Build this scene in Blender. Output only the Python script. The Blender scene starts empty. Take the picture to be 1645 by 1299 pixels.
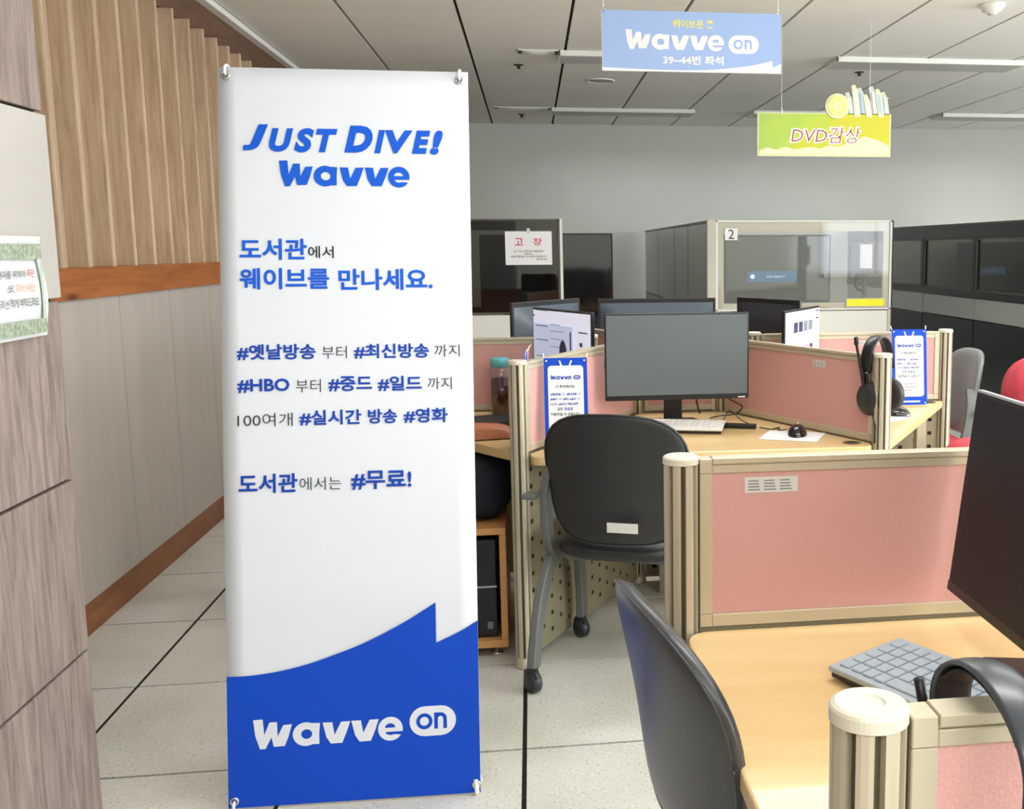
import bpy, bmesh, math, random
from mathutils import Vector, Matrix, Euler
random.seed(7)
PI = math.pi
scene = bpy.context.scene
col = scene.collection

# ------------------------------------------------------------------ camera
W_, H_ = 1645.0, 1299.0
FOC, PX, PY = 1690.0, 1099.97, 638.86
yaw, pit, rol = 0.14305, 0.14085, 0.004266
cf = Vector((math.sin(yaw)*math.cos(pit), math.cos(yaw)*math.cos(pit), -math.sin(pit)))
cr = Vector((math.cos(yaw), -math.sin(yaw), 0))
cd = cf.cross(cr)
cr2 = math.cos(rol)*cr + math.sin(rol)*cd
cd2 = -math.sin(rol)*cr + math.cos(rol)*cd
cam = bpy.data.cameras.new('camera')
camo = bpy.data.objects.new('camera', cam)
col.objects.link(camo)
cam.sensor_fit = 'HORIZONTAL'; cam.sensor_width = 36.0
cam.lens = FOC/W_*36.0
cam.shift_x = (W_/2-PX)/W_
cam.shift_y = (PY-H_/2)/W_
cam.clip_start = 0.02; cam.clip_end = 100
mw = Matrix.Identity(4)
for i in range(3):
    mw[i][0] = cr2[i]; mw[i][1] = -cd2[i]; mw[i][2] = -cf[i]
mw[2][3] = 1.345
camo.matrix_world = mw
scene.camera = camo

# ------------------------------------------------------------------ world, exposure
wd = bpy.data.worlds.new('world'); scene.world = wd; wd.use_nodes = True
wd.node_tree.nodes['Background'].inputs[0].default_value = (0.9, 0.95, 1, 1)
wd.node_tree.nodes['Background'].inputs[1].default_value = 0.05
vs = scene.view_settings
scene.display_settings.display_device = 'sRGB'
vs.view_transform = 'Standard'; vs.look = 'None'; vs.gamma = 1.0; vs.exposure = 0.02
vs.use_curve_mapping = False
LAMP_W = 16.5        # watts of every lit ceiling lamp

SIDE_W = 115.0  # watts behind the added right-wall windows that brighten the ceiling
WINDOW_W = 8.0      # watts of daylight through every window behind the viewer
FAR_W = 10.0          # the two far lamp rows shine through deep louvres, so only downwards
# ------------------------------------------------------------------ materials
def srgb(r, g, b):
    f = lambda c: (c/255/12.92) if c/255 <= 0.04045 else ((c/255+0.055)/1.055)**2.4
    return (f(r), f(g), f(b), 1)
def mat(name, rgb, rough=0.5, metal=0.0, spec=0.5, noise=0, scale=20, stretch=(1,1,1), bump=0.0, detail=4, emit=0, coat=0):
    m = bpy.data.materials.new(name); m.use_nodes = True
    nt = m.node_tree; b = nt.nodes['Principled BSDF']
    b.inputs['Base Color'].default_value = srgb(*rgb)
    b.inputs['Roughness'].default_value = rough
    b.inputs['Metallic'].default_value = metal
    b.inputs['Specular IOR Level'].default_value = spec
    if coat: b.inputs['Coat Weight'].default_value = coat
    if emit:
        b.inputs['Emission Color'].default_value = srgb(*rgb); b.inputs['Emission Strength'].default_value = emit
    if noise or bump:
        tc = nt.nodes.new('ShaderNodeTexCoord'); mp = nt.nodes.new('ShaderNodeMapping'); nz = nt.nodes.new('ShaderNodeTexNoise')
        mp.inputs['Scale'].default_value = stretch
        nz.inputs['Scale'].default_value = scale; nz.inputs['Detail'].default_value = detail
        nt.links.new(tc.outputs['Object'], mp.inputs[0]); nt.links.new(mp.outputs[0], nz.inputs['Vector'])
        if noise:
            rp = nt.nodes.new('ShaderNodeValToRGB')
            c = srgb(*rgb)
            rp.color_ramp.elements[0].position = 0.3; rp.color_ramp.elements[1].position = 0.7
            rp.color_ramp.elements[0].color = tuple(max(0, x*(1-noise)) for x in c[:3])+(1,)
            rp.color_ramp.elements[1].color = tuple(min(1, x*(1+noise*0.7)) for x in c[:3])+(1,)
            nt.links.new(nz.outputs['Fac'], rp.inputs[0]); nt.links.new(rp.outputs[0], b.inputs['Base Color'])
        if bump:
            bp = nt.nodes.new('ShaderNodeBump'); bp.inputs['Strength'].default_value = bump; bp.inputs['Distance'].default_value = 0.002
            nt.links.new(nz.outputs['Fac'], bp.inputs['Height']); nt.links.new(bp.outputs[0], b.inputs['Normal'])
    return m
def glassy(name, tint, op, rough=0.02):
    m = bpy.data.materials.new(name); m.use_nodes = True; nt = m.node_tree
    out = nt.nodes['Material Output']; nt.nodes.remove(nt.nodes['Principled BSDF'])
    tr = nt.nodes.new('ShaderNodeBsdfTransparent'); tr.inputs[0].default_value = tint
    gl = nt.nodes.new('ShaderNodeBsdfGlossy'); gl.inputs['Roughness'].default_value = rough
    mx = nt.nodes.new('ShaderNodeMixShader'); fr = nt.nodes.new('ShaderNodeMath'); fr.operation = 'POWER'; fr.inputs[1].default_value = 5.0; lw = nt.nodes.new('ShaderNodeLayerWeight'); lw.inputs[0].default_value = 0.5; nt.links.new(lw.outputs['Facing'], fr.inputs[0])
    ma = nt.nodes.new('ShaderNodeMath'); ma.operation = 'ADD'; ma.inputs[1].default_value = op+0.04; ma.use_clamp = True
    nt.links.new(fr.outputs[0], ma.inputs[0]); nt.links.new(ma.outputs[0], mx.inputs[0])
    nt.links.new(tr.outputs[0], mx.inputs[1]); nt.links.new(gl.outputs[0], mx.inputs[2]); nt.links.new(mx.outputs[0], out.inputs[0])
    return m
def speckle(name, base, dark, light):
    m = bpy.data.materials.new(name); m.use_nodes = True; nt = m.node_tree; b = nt.nodes['Principled BSDF']
    b.inputs['Roughness'].default_value = 0.5
    tc = nt.nodes.new('ShaderNodeTexCoord')
    n1 = nt.nodes.new('ShaderNodeTexNoise'); n1.inputs['Scale'].default_value = 110; n1.inputs['Detail'].default_value = 3
    n2 = nt.nodes.new('ShaderNodeTexNoise'); n2.inputs['Scale'].default_value = 3.0; n2.inputs['Detail'].default_value = 5
    ge = nt.nodes.new('ShaderNodeNewGeometry')
    r1 = nt.nodes.new('ShaderNodeValToRGB'); e = r1.color_ramp.elements
    e[0].position = 0.30; e[0].color = srgb(*dark); e[1].position = 0.68; e[1].color = srgb(*light)
    k = e.new(0.40); k.color = srgb(*base); k = e.new(0.58); k.color = srgb(*base)
    r2 = nt.nodes.new('ShaderNodeValToRGB'); r2.color_ramp.elements[0].position = 0.3; r2.color_ramp.elements[1].position = 0.7
    r2.color_ramp.elements[0].color = (0.84, 0.83, 0.78, 1); r2.color_ramp.elements[1].color = (1, 1, 1, 1)
    mx = nt.nodes.new('ShaderNodeMixRGB'); mx.blend_type = 'MULTIPLY'; mx.inputs[0].default_value = 1
    nt.links.new(ge.outputs['Position'], n1.inputs['Vector']); nt.links.new(ge.outputs['Position'], n2.inputs['Vector'])
    nt.links.new(n1.outputs['Fac'], r1.inputs[0]); nt.links.new(n2.outputs['Fac'], r2.inputs[0])
    nt.links.new(r1.outputs[0], mx.inputs[1]); nt.links.new(r2.outputs[0], mx.inputs[2]); nt.links.new(mx.outputs[0], b.inputs['Base Color'])
    return m
def wood(name, c1, c2, rough=0.45, scale=6, stretch=(6, 6, 0.5), spec=0.4, bump=0.0, coat=0.0, knots=False):
    m = bpy.data.materials.new(name); m.use_nodes = True; nt = m.node_tree; b = nt.nodes['Principled BSDF']
    b.inputs['Roughness'].default_value = rough; b.inputs['Specular IOR Level'].default_value = spec
    b.inputs['Coat Weight'].default_value = coat
    ge = nt.nodes.new('ShaderNodeNewGeometry'); mp = nt.nodes.new('ShaderNodeMapping'); mp.inputs['Scale'].default_value = stretch
    nz = nt.nodes.new('ShaderNodeTexNoise'); nz.inputs['Scale'].default_value = scale; nz.inputs['Detail'].default_value = 8; nz.inputs['Roughness'].default_value = 0.65
    nz.inputs['Distortion'].default_value = 0.6
    rp = nt.nodes.new('ShaderNodeValToRGB'); rp.color_ramp.elements[0].position = 0.32; rp.color_ramp.elements[1].position = 0.68
    rp.color_ramp.elements[0].color = srgb(*c1); rp.color_ramp.elements[1].color = srgb(*c2)
    nt.links.new(ge.outputs['Position'], mp.inputs[0]); nt.links.new(mp.outputs[0], nz.inputs['Vector']); nt.links.new(nz.outputs['Fac'], rp.inputs[0])
    last = rp.outputs[0]
    if knots:
        vo = nt.nodes.new('ShaderNodeTexVoronoi'); vo.inputs['Scale'].default_value = 1.0
        m2 = nt.nodes.new('ShaderNodeMapping'); m2.inputs['Scale'].default_value = (3, 2.2, 9); nt.links.new(ge.outputs['Position'], m2.inputs[0]); nt.links.new(m2.outputs[0], vo.inputs['Vector'])
        r3 = nt.nodes.new('ShaderNodeValToRGB'); r3.color_ramp.elements[0].position = 0.04; r3.color_ramp.elements[1].position = 0.16
        r3.color_ramp.elements[0].color = (0.35, 0.25, 0.2, 1); r3.color_ramp.elements[1].color = (1, 1, 1, 1)
        mx = nt.nodes.new('ShaderNodeMixRGB'); mx.blend_type = 'MULTIPLY'; mx.inputs[0].default_value = 1
        nt.links.new(vo.outputs['Distance'], r3.inputs[0]); nt.links.new(last, mx.inputs[1]); nt.links.new(r3.outputs[0], mx.inputs[2]); last = mx.outputs[0]
    nt.links.new(last, b.inputs['Base Color'])
    if bump:
        bp = nt.nodes.new('ShaderNodeBump'); bp.inputs['Strength'].default_value = bump; bp.inputs['Distance'].default_value = 0.003
        nt.links.new(nz.outputs['Fac'], bp.inputs['Height']); nt.links.new(bp.outputs[0], b.inputs['Normal'])
    return m
M = {}
M['tile'] = speckle('floor stone', (217, 216, 209), (172, 167, 156), (234, 233, 228))
M['gap'] = mat('dark joint', (14, 14, 14), 0.9)
M['ceil'] = mat('ceiling board', (240, 238, 233), 0.9, noise=0.03, scale=60)
M['wall'] = mat('grey painted wall', (208, 209, 202), 0.85, noise=0.02, scale=3)
M['lowpanel'] = mat('pale grey wall board', (174, 164, 155), 0.55, noise=0.05, scale=2, stretch=(1, 6, 0.4))
M['rail'] = wood('orange brown timber', (134, 76, 32), (170, 102, 50), 0.5, 3, (2, 1, 10), knots=True)
M['skirt'] = wood('brown timber base', (112, 66, 34), (146, 92, 52), 0.5, 3, (2, 1, 10))
M['slat'] = wood('light oak slat', (172, 147, 119), (206, 183, 157), 0.55, 5, (10, 10, 0.6))
M['fascia'] = wood('dark brown fascia', (92, 66, 50), (118, 88, 68), 0.6, 4, (4, 1, 4))
M['pillar'] = wood('greyed pink wood cladding', (108, 93, 85), (156, 140, 131), 0.7, 7, (7, 7, 0.7), bump=0.6)
M['board'] = mat('cream board', (176, 171, 163), 0.6)
M['alu'] = mat('champagne aluminium', (198, 188, 164), 0.38, metal=0.35, spec=0.5)
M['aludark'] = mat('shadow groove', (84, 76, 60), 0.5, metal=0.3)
M['cap'] = mat('pale beige cap', (214, 208, 190), 0.3, spec=0.6)
M['pink'] = mat('pink woven fabric', (212, 162, 156), 0.85, noise=0.07, scale=300, bump=0.3)
M['maple'] = wood('maple laminate', (214, 180, 124), (228, 200, 148), 0.32, 2.2, (0.7, 3.0, 2.0), spec=0.45, coat=0.15)
M['edge'] = mat('maple edge band', (214, 168, 104), 0.4)
M['cabwood'] = wood('orange beech', (206, 146, 88), (222, 166, 106), 0.45, 3, (2, 2, 2))
M['perf'] = mat('olive beige metal', (150, 140, 112), 0.5, metal=0.15)
M['vinyl'] = mat('black vinyl', (38, 38, 38), 0.42, spec=0.5, noise=0.15, scale=250, bump=0.25)
M['vinyl2'] = mat('charcoal vinyl', (58, 60, 62), 0.33, spec=0.6, noise=0.1, scale=250, bump=0.2)
M['cframe'] = mat('grey chair plastic', (98, 101, 98), 0.45)
M['castor'] = mat('dark castor', (38, 44, 48), 0.4)
M['black'] = mat('black plastic', (22, 22, 24), 0.35)
M['blackm'] = mat('matte black', (26, 26, 28), 0.7)
M['screen'] = mat('switched off screen', (92, 102, 106), 0.42, spec=0.7)
M['screend'] = mat('dark screen', (24, 26, 33), 0.5, spec=0.35)
M['monback'] = mat('monitor back shell', (62, 72, 86), 0.38)
M['monback2'] = mat('black monitor back', (34, 36, 44), 0.45)
M['silver'] = mat('silver plastic', (176, 184, 192), 0.4, metal=0.2)
M['key'] = mat('grey key', (166, 176, 186), 0.5)
M['chrome'] = mat('chrome', (210, 210, 212), 0.12, metal=1.0)
M['notice'] = mat('notice paper', (206, 208, 206), 0.6)
M['white'] = mat('white paper', (236, 236, 238), 0.6)
M['whitep'] = mat('white plastic', (236, 234, 230), 0.4)
M['banner'] = mat('white banner vinyl', (224, 229, 238), 0.4, spec=0.35)
M['blue'] = mat('blue print', (6, 72, 196), 0.5, spec=0.25)
M['bluet'] = mat('bright blue lettering', (16, 92, 214), 0.5, spec=0.25)
M['blued'] = mat('deep blue print', (14, 66, 172), 0.5, spec=0.25)
M['ink'] = mat('black print', (30, 32, 40), 0.5)
M['greyink'] = mat('grey print', (120, 124, 130), 0.5)
M['signblue'] = mat('pale blue sign', (152, 178, 226), 0.4)
M['yellowt'] = mat('yellow print', (232, 226, 120), 0.5)
M['red'] = mat('red print', (196, 44, 40), 0.5)
M['darkred'] = mat('dark red print', (140, 36, 36), 0.5)
M['orange'] = mat('orange print', (214, 150, 90), 0.5)
M['yellow'] = mat('yellow label', (250, 236, 20), 0.5)
M['cream'] = mat('cream', (204, 202, 164), 0.5)
M['green'] = mat('sage print', (150, 160, 140), 0.6, noise=0.45, scale=110)
M['stickerp'] = mat('sticker silver', (214, 212, 206), 0.35)
M['sagefade'] = mat('pale sage', (176, 188, 172), 0.6)
M['teal'] = mat('teal lid', (96, 184, 190), 0.4)
M['tea'] = mat('dark red drink', (64, 14, 18), 0.2)
M['leather'] = mat('tan leather', (188, 112, 74), 0.45, noise=0.08, scale=60)
M['navy'] = mat('dark navy cloth', (22, 25, 38), 0.85, noise=0.3, scale=8)
M['redcloth'] = mat('red fabric', (206, 70, 84), 0.8, noise=0.1, scale=30)
M['booth'] = mat('booth beige frame', (196, 190, 176), 0.5)
M['boothwhite'] = mat('booth off-white board', (226, 225, 218), 0.55)
M['boothgrey'] = mat('booth grey board', (158, 158, 153), 0.5)
M['boothdark'] = mat('booth black board', (30, 30, 33), 0.3, spec=0.4)
M['smoke'] = mat('smoked glass panel', (100, 100, 92), 0.14, spec=0.6)
M['bronze'] = mat('dark bronze frame', (86, 82, 74), 0.45, metal=0.3)
M['glass'] = glassy('clear glass', (0.96, 0.96, 0.94, 1), 0.02)
M['glassd'] = glassy('smoked glass', (0.5, 0.49, 0.46, 1), 0.02)
M['acryl'] = glassy('bottle plastic', (0.9, 0.92, 0.94, 1), 0.05)
M['lampoff'] = mat('unlit diffuser', (196, 195, 190), 0.6)
M['lampbody'] = mat('white lamp housing', (242, 242, 238), 0.4)
M['lampon'] = mat('lit diffuser', (255, 250, 240), 0.5, emit=7.0)
M['lightscreen'] = mat('lit web page', (222, 226, 246), 0.4, emit=0.55)
M['scrblue'] = mat('screen blue', (196, 208, 240), 0.4, emit=0.45)
M['scrink'] = mat('screen dark', (50, 52, 84), 0.4, emit=0.1)
M['scrpink'] = mat('screen pink', (226, 140, 200), 0.4, emit=0.4)
M['msgblue'] = mat('message bar', (52, 96, 132), 0.4, emit=0.45)
M['msgwhite'] = mat('message text', (210, 225, 240), 0.4, emit=0.5)
M['cyan'] = mat('cyan indicator', (60, 210, 240), 0.4, emit=1.0)
def lime():
    m = mat('lime mottled print', (190, 214, 90), 0.5); nt = m.node_tree; b = nt.nodes['Principled BSDF']
    tc = nt.nodes.new('ShaderNodeTexCoord'); sp = nt.nodes.new('ShaderNodeSeparateXYZ'); nz = nt.nodes.new('ShaderNodeTexNoise')
    nz.inputs['Scale'].default_value = 7; nz.inputs['Detail'].default_value = 8
    nt.links.new(tc.outputs['Object'], nz.inputs['Vector']); nt.links.new(tc.outputs['Object'], sp.inputs[0])
    ad = nt.nodes.new('ShaderNodeMath'); ad.operation = 'MULTIPLY_ADD'; ad.inputs[1].default_value = 1.1
    nt.links.new(sp.outputs[0], ad.inputs[0]); nt.links.new(nz.outputs['Fac'], ad.inputs[2])
    rp = nt.nodes.new('ShaderNodeValToRGB'); e = rp.color_ramp.elements
    e[0].position = 0.45; e[0].color = srgb(142, 172, 76); e[1].position = 1.25 if False else 1.0; e[1].color = srgb(182, 178, 10)
    k = e.new(0.72); k.color = srgb(158, 182, 56)
    nt.links.new(ad.outputs[0], rp.inputs[0]); nt.links.new(rp.outputs[0], b.inputs['Base Color'])
    return m
M['lime'] = lime()

# ------------------------------------------------------------------ mesh helpers
class MB:
    def __init__(s): s.b = bmesh.new()
    def box(s, x0, x1, y0, y1, z0, z1, m=None):
        c = [Vector((x, y, z)) for x in (x0, x1) for y in (y0, y1) for z in (z0, z1)]
        if m is not None: c = [m @ v for v in c]
        v = [s.b.verts.new(p) for p in c]
        for f in ((0,1,3,2),(4,6,7,5),(0,4,5,1),(2,3,7,6),(0,2,6,4),(1,5,7,3)): s.b.faces.new([v[i] for i in f])
        return s
    def prism(s, pts, z0, z1, axis='z', m=None):
        def P(a, b, c): 
            v = Vector((a, b, c)) if axis == 'z' else (Vector((a, c, b)) if axis == 'y' else Vector((c, a, b)))
            return m @ v if m is not None else v
        lo = [s.b.verts.new(P(x, y, z0)) for x, y in pts]; hi = [s.b.verts.new(P(x, y, z1)) for x, y in pts]
        n = len(pts)
        s.b.faces.new(lo); s.b.faces.new(hi)
        for i in range(n): s.b.faces.new([lo[i], lo[(i+1)%n], hi[(i+1)%n], hi[i]])
        return s
    def tube(s, pts, r, seg=8, flat=None, closed=False):
        pts = [Vector(p) for p in pts]; rings = []; n = len(pts)
        rr = r if isinstance(r, (list, tuple)) else [r]*n
        up = None
        for i, p in enumerate(pts):
            t = (pts[min(i+1, n-1)]-pts[max(i-1, 0)]).normalized()
            if up is None:
                up = Vector((0, 0, 1)) if abs(t.z) < 0.9 else Vector((1, 0, 0))
                if flat is not None: up = Vector(flat)
            a = (up - t*up.dot(t)).normalized(); b = t.cross(a); up = a
            ring = []
            for k in range(seg):
                an = 2*PI*(k+0.5)/seg
                w = rr[i] if not isinstance(rr[i], tuple) else 1
                ra, rb = (rr[i] if isinstance(rr[i], tuple) else (rr[i], rr[i]))
                ring.append(s.b.verts.new(p + a*math.cos(an)*ra + b*math.sin(an)*rb))
            rings.append(ring)
        for i in range(n-1):
            for k in range(seg): s.b.faces.new([rings[i][k], rings[i][(k+1)%seg], rings[i+1][(k+1)%seg], rings[i+1][k]])
        s.b.faces.new(rings[0]); s.b.faces.new(rings[-1])
        return s
    def lathe(s, prof, seg=24, c=(0,0,0), m=None):
        rings = []
        for r, z in prof:
            ring = []
            for k in range(seg if r > 1e-6 else 1):
                v = Vector((c[0]+r*math.cos(2*PI*k/seg), c[1]+r*math.sin(2*PI*k/seg), c[2]+z))
                ring.append(s.b.verts.new(m @ v if m is not None else v))
            rings.append(ring)
        for a, b in zip(rings, rings[1:]):
            for k in range(seg):
                if len(a) == 1 and len(b) == 1: continue
                if len(a) == 1: s.b.faces.new([a[0], b[k], b[(k+1)%seg]])
                elif len(b) == 1: s.b.faces.new([a[k], a[(k+1)%seg], b[0]])
                else: s.b.faces.new([a[k], a[(k+1)%seg], b[(k+1)%seg], b[k]])
        if len(rings[0]) > 1: s.b.faces.new(rings[0])
        if len(rings[-1]) > 1: s.b.faces.new(rings[-1])
        return s
    def torus(s, R, r, c, m=None, seg=20, ss=8, a0=0, a1=2*PI):
        full = abs(a1-a0-2*PI) < 1e-6; n = seg if full else seg+1; rings = []
        for i in range(n):
            a = a0+(a1-a0)*i/seg; ring = []
            for k in range(ss):
                t = 2*PI*k/ss
                v = Vector(((R+r*math.cos(t))*math.cos(a), (R+r*math.cos(t))*math.sin(a), r*math.sin(t)))
                v = (m @ v if m is not None else v)+Vector(c); ring.append(s.b.verts.new(v))
            rings.append(ring)
        for i in range(n if full else n-1):
            a, b = rings[i], rings[(i+1)%n]
            for k in range(ss): s.b.faces.new([a[k], a[(k+1)%ss], b[(k+1)%ss], b[k]])
        return s
    def grid(s, f, nu, nv):
        v = [[s.b.verts.new(f(i/nu, j/nv)) for j in range(nv+1)] for i in range(nu+1)]
        for i in range(nu):
            for j in range(nv): s.b.faces.new([v[i][j], v[i+1][j], v[i+1][j+1], v[i][j+1]])
        return s
    def build(s, name, m, parent=None, bevel=0, smooth=False, seg=2, solid=0, subsurf=0, matrix=None):
        bmesh.ops.recalc_face_normals(s.b, faces=s.b.faces[:])
        me = bpy.data.meshes.new(name); s.b.to_mesh(me); s.b.free()
        me.materials.append(M[m] if isinstance(m, str) else m)
        if smooth:
            for p in me.polygons: p.use_smooth = True
        o = bpy.data.objects.new(name, me); col.objects.link(o)
        if parent is not None: o.parent = parent
        if matrix is not None: o.matrix_local = matrix
        if solid:
            q = o.modifiers.new('s', 'SOLIDIFY'); q.thickness = solid; q.offset = 0
        if bevel:
            q = o.modifiers.new('b', 'BEVEL'); q.width = bevel; q.segments = seg; q.limit_method = 'ANGLE'; q.angle_limit = 0.6
        if subsurf:
            q = o.modifiers.new('u', 'SUBSURF'); q.levels = subsurf; q.render_levels = subsurf
        return o
def tag(o, label=None, cat=None, group=None, kind=None):
    if label: o['label'] = label
    if cat: o['category'] = cat
    if group: o['group'] = group
    if kind: o['kind'] = kind
    return o
def thing(name, label, cat, loc=(0,0,0), rz=0, group=None, rot=None):
    o = bpy.data.objects.new(name, None); col.objects.link(o)
    o.location = loc; o.rotation_euler = rot if rot else (0, 0, rz); o.empty_display_size = 0.05
    return tag(o, label, cat, group)
def kids(o): return [c for c in bpy.data.objects if c.parent == o]
def copy_tree(o, parent=None):
    c = o.copy(); col.objects.link(c)
    if parent is not None: c.parent = parent
    for ch in kids(o): 
        if ch.name != c.name: copy_tree(ch, c)
    return c
def dup(o, label, loc, rz=None, group=None):
    src = kids(o); c = o.copy(); col.objects.link(c); c.location = loc
    if rz is not None: c.rotation_euler = (0, 0, rz)
    c['label'] = label
    if group: c['group'] = group
    for ch in src:
        copy_tree(ch, c)
    return c

# ------------------------------------------------------------------ print helpers: everything flat is drawn in a local X-Z sheet that faces -Y
_tc = {}
def text_mesh(body, bold, shear, res=2):
    k = (body, bold, shear, res)
    if k in _tc: return _tc[k]
    cu = bpy.data.curves.new('lettering', 'FONT'); cu.body = body; cu.offset = bold; cu.shear = shear; cu.resolution_u = res
    o = bpy.data.objects.new('lettering', cu); col.objects.link(o)
    bpy.context.view_layer.update()
    dg = bpy.context.evaluated_depsgraph_get()
    me = bpy.data.meshes.new_from_object(o.evaluated_get(dg))
    bpy.data.objects.remove(o); bpy.data.curves.remove(cu)
    vs_ = [tuple(v.co[:2]) for v in me.vertices]; fs = [tuple(p.vertices) for p in me.polygons]
    bpy.data.meshes.remove(me)
    _tc[k] = (vs_, fs); return _tc[k]
def flat(name, verts, faces, m, parent, eps):
    me = bpy.data.meshes.new(name)
    me.from_pydata([(x, -eps, z) for x, z in verts], [], faces); me.materials.append(M[m])
    me.update()
    o = bpy.data.objects.new(name, me); col.objects.link(o); o.parent = parent
    return o
def txt(body, x0, z0, x1, z1, m, parent, eps=0.0006, bold=0.0, shear=0.0, res=2, name='lettering', skew=0.0):
    v, f = text_mesh(body, bold, shear, res)
    if not v: return None
    ax = min(p[0] for p in v); bx = max(p[0] for p in v); az = min(p[1] for p in v); bz = max(p[1] for p in v)
    sx = (x1-x0)/max(bx-ax, 1e-6); sz = (z1-z0)/max(bz-az, 1e-6)
    vv = [(x0+(p[0]-ax)*sx, z0+(p[1]-az)*sz+skew*(p[0]-ax)*sx) for p in v]
    return flat(name, vv, f, m, parent, eps)
def rect(name, x0, z0, x1, z1, m, parent, eps=0.0004):
    return flat(name, [(x0, z0), (x1, z0), (x1, z1), (x0, z1)], [(0, 1, 2, 3)], m, parent, eps)
def arc(cx, cz, rx, rz, a0, a1, n=14):
    return [(cx+rx*math.cos(math.radians(a0+(a1-a0)*i/n)), cz+rz*math.sin(math.radians(a0+(a1-a0)*i/n))) for i in range(n+1)]
def poly2(loops):
    """filled 2-D outline with holes -> verts, faces"""
    cu = bpy.data.curves.new('outline', 'CURVE'); cu.dimensions = '2D'; cu.fill_mode = 'BOTH'
    for lp in loops:
        sp = cu.splines.new('POLY'); sp.points.add(len(lp)-1)
        for p, (x, z) in zip(sp.points, lp): p.co = (x, z, 0, 1)
        sp.use_cyclic_u = True
    o = bpy.data.objects.new('outline', cu); col.objects.link(o); bpy.context.view_layer.update()
    me = bpy.data.meshes.new_from_object(o.evaluated_get(bpy.context.evaluated_depsgraph_get()))
    bpy.data.objects.remove(o); bpy.data.curves.remove(cu)
    r = ([tuple(v.co[:2]) for v in me.vertices], [tuple(p.vertices) for p in me.polygons]); bpy.data.meshes.remove(me); return r
def shape(name, loops, m, parent, eps):
    v, f = poly2(loops); return flat(name, v, f, m, parent, eps)
# the wordmark, drawn once in pixels of its own box 355..1032 x 540..676 (z down)
def _logo_letters():
    L = []
    L.append([[(355,541),(398,540),(404,612),(428,556),(462,556),(464,622),(490,572),(529,570),(513,625),(496,667),(446,668),(436,624),(409,675),(384,675),(364,615)]])
    L.append([[(620,573),(656,573),(652,620),(652,668),(618,668)]+arc(592,620,60,54,60,305,22), arc(595,620,25,22,0,360,18)[:-1]])
    for dx in (0, 131):
        L.append([[(668+dx,573),(712+dx,574),(722+dx,632),(752+dx,574),(794+dx,574),(776+dx,625),(756+dx,671),(704+dx,671),(684+dx,640)]])
    L.append([arc(978,622,57,55,32,356,30)+[(1035,636),(956,636)]+arc(980,634,26,17,165,55,8), [(953,617)]+arc(977,617,24,20,180,360,10)[1:-1]+[(1001,617)]])
    return L
_LL = None
def logo(x0, z0, x1, z1, m, parent, eps=0.0006, skew=0.0, name='wordmark'):
    global _LL
    if _LL is None:
        vv = []; ff = []
        for loops in _logo_letters():
            v, f = poly2(loops); b = len(vv); vv += v; ff += [tuple(i+b for i in q) for q in f]
        _LL = (vv, ff)
    vv, ff = _LL
    tr = [(x0+(x-355)/677*(x1-x0), z0+(676-z)/136*(z1-z0)+skew*(x-355)/677*(x1-x0)) for x, z in vv]
    return flat(name, tr, ff, m, parent, eps)
def pill(x0, z0, x1, z1, m, mt, parent, eps=0.0006, name='on_badge', skew=0):
    h = z1-z0; r = h/2; w = x1-x0; cz = (z0+z1)/2
    k = lambda lp: [(x, z+skew*(x-x0)) for x, z in lp]
    p = shape(name, [k(arc(x0+r, cz, r, r, 90, 270, 12)+arc(x1-r, cz, r, r, -90, 90, 12))], m, parent, eps)
    ro = h*0.27; ox = x0+w*0.32
    nx = x0+w*0.53; nw = h*0.42; t = h*0.12
    o1 = arc(ox, cz, ro, ro, 0, 360, 20)[:-1]; o2 = arc(ox, cz, ro-t, ro-t, 0, 360, 20)[:-1]
    v1, f1 = poly2([k(o1), k(o2)])
    zb = cz-ro; rn = nw/2; zc = cz+ro-rn
    n_ = [(nx, zb), (nx, cz+ro), (nx+t, cz+ro), (nx+t, zc)]
    n_ = [(nx, zb), (nx, cz+ro), (nx+t*0.9, cz+ro)]+arc(nx+rn, zc, rn, rn, 100, 0, 8)+[(nx+nw, zb), (nx+nw-t, zb)]+arc(nx+rn, zc, rn-t, rn-t, 0, 180, 8)+[(nx+t, zb)]
    v2, f2 = poly2([k(n_)])
    b = len(v1)
    flat('badge_lettering', v1+v2, f1+[tuple(i+b for i in q) for q in f2], mt, p, eps+0.0004)
    return p

# ================================================================== THE ROOM
HC = 2.603
fl = MB().box(-4.0, 8.0, -4.0, 11.2, -0.06, -0.004).build('floor', 'gap'); tag(fl, 'pale speckled raised floor tiles with black joints', kind='structure')
T = 0.6; g = 0.0048
tm = None
far_t = MB()
for i in range(-6, 14):
    for j in range(-10, 16):
        x0 = -1.248+(i-1)*T if False else -0.05+i*T-0.6; y0 = 2.135+j*T-1.2
        cx_, cy_ = x0+T/2, y0+T/2
        vis = (1.6 < cy_ < 9.9) and (-1.9 < cx_ < 5.4) and cx_ < 0.42*cy_+1.2 and cx_ > -0.34*cy_-0.9
        if cy_ > 11.0 or cx_ > 7.6 or cy_ < -4: continue
        if vis:
            if tm is None:
                o = MB().box(-T/2+g*1.3, T/2-g*1.3, -T/2+g, T/2-g, -0.004-0.016, 0.0).build('tile', 'tile', fl, bevel=0.001, seg=1); tm = o.data
            else:
                o = bpy.data.objects.new('tile', tm); col.objects.link(o); o.parent = fl
            o.location = (cx_, cy_, 0)
        else: far_t.box(x0+g*1.3, x0+T-g*1.3, y0+g, y0+T-g, -0.02, 0)
o = far_t.build('far_tiles', 'tile', fl); o['kind'] = 'stuff'

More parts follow.
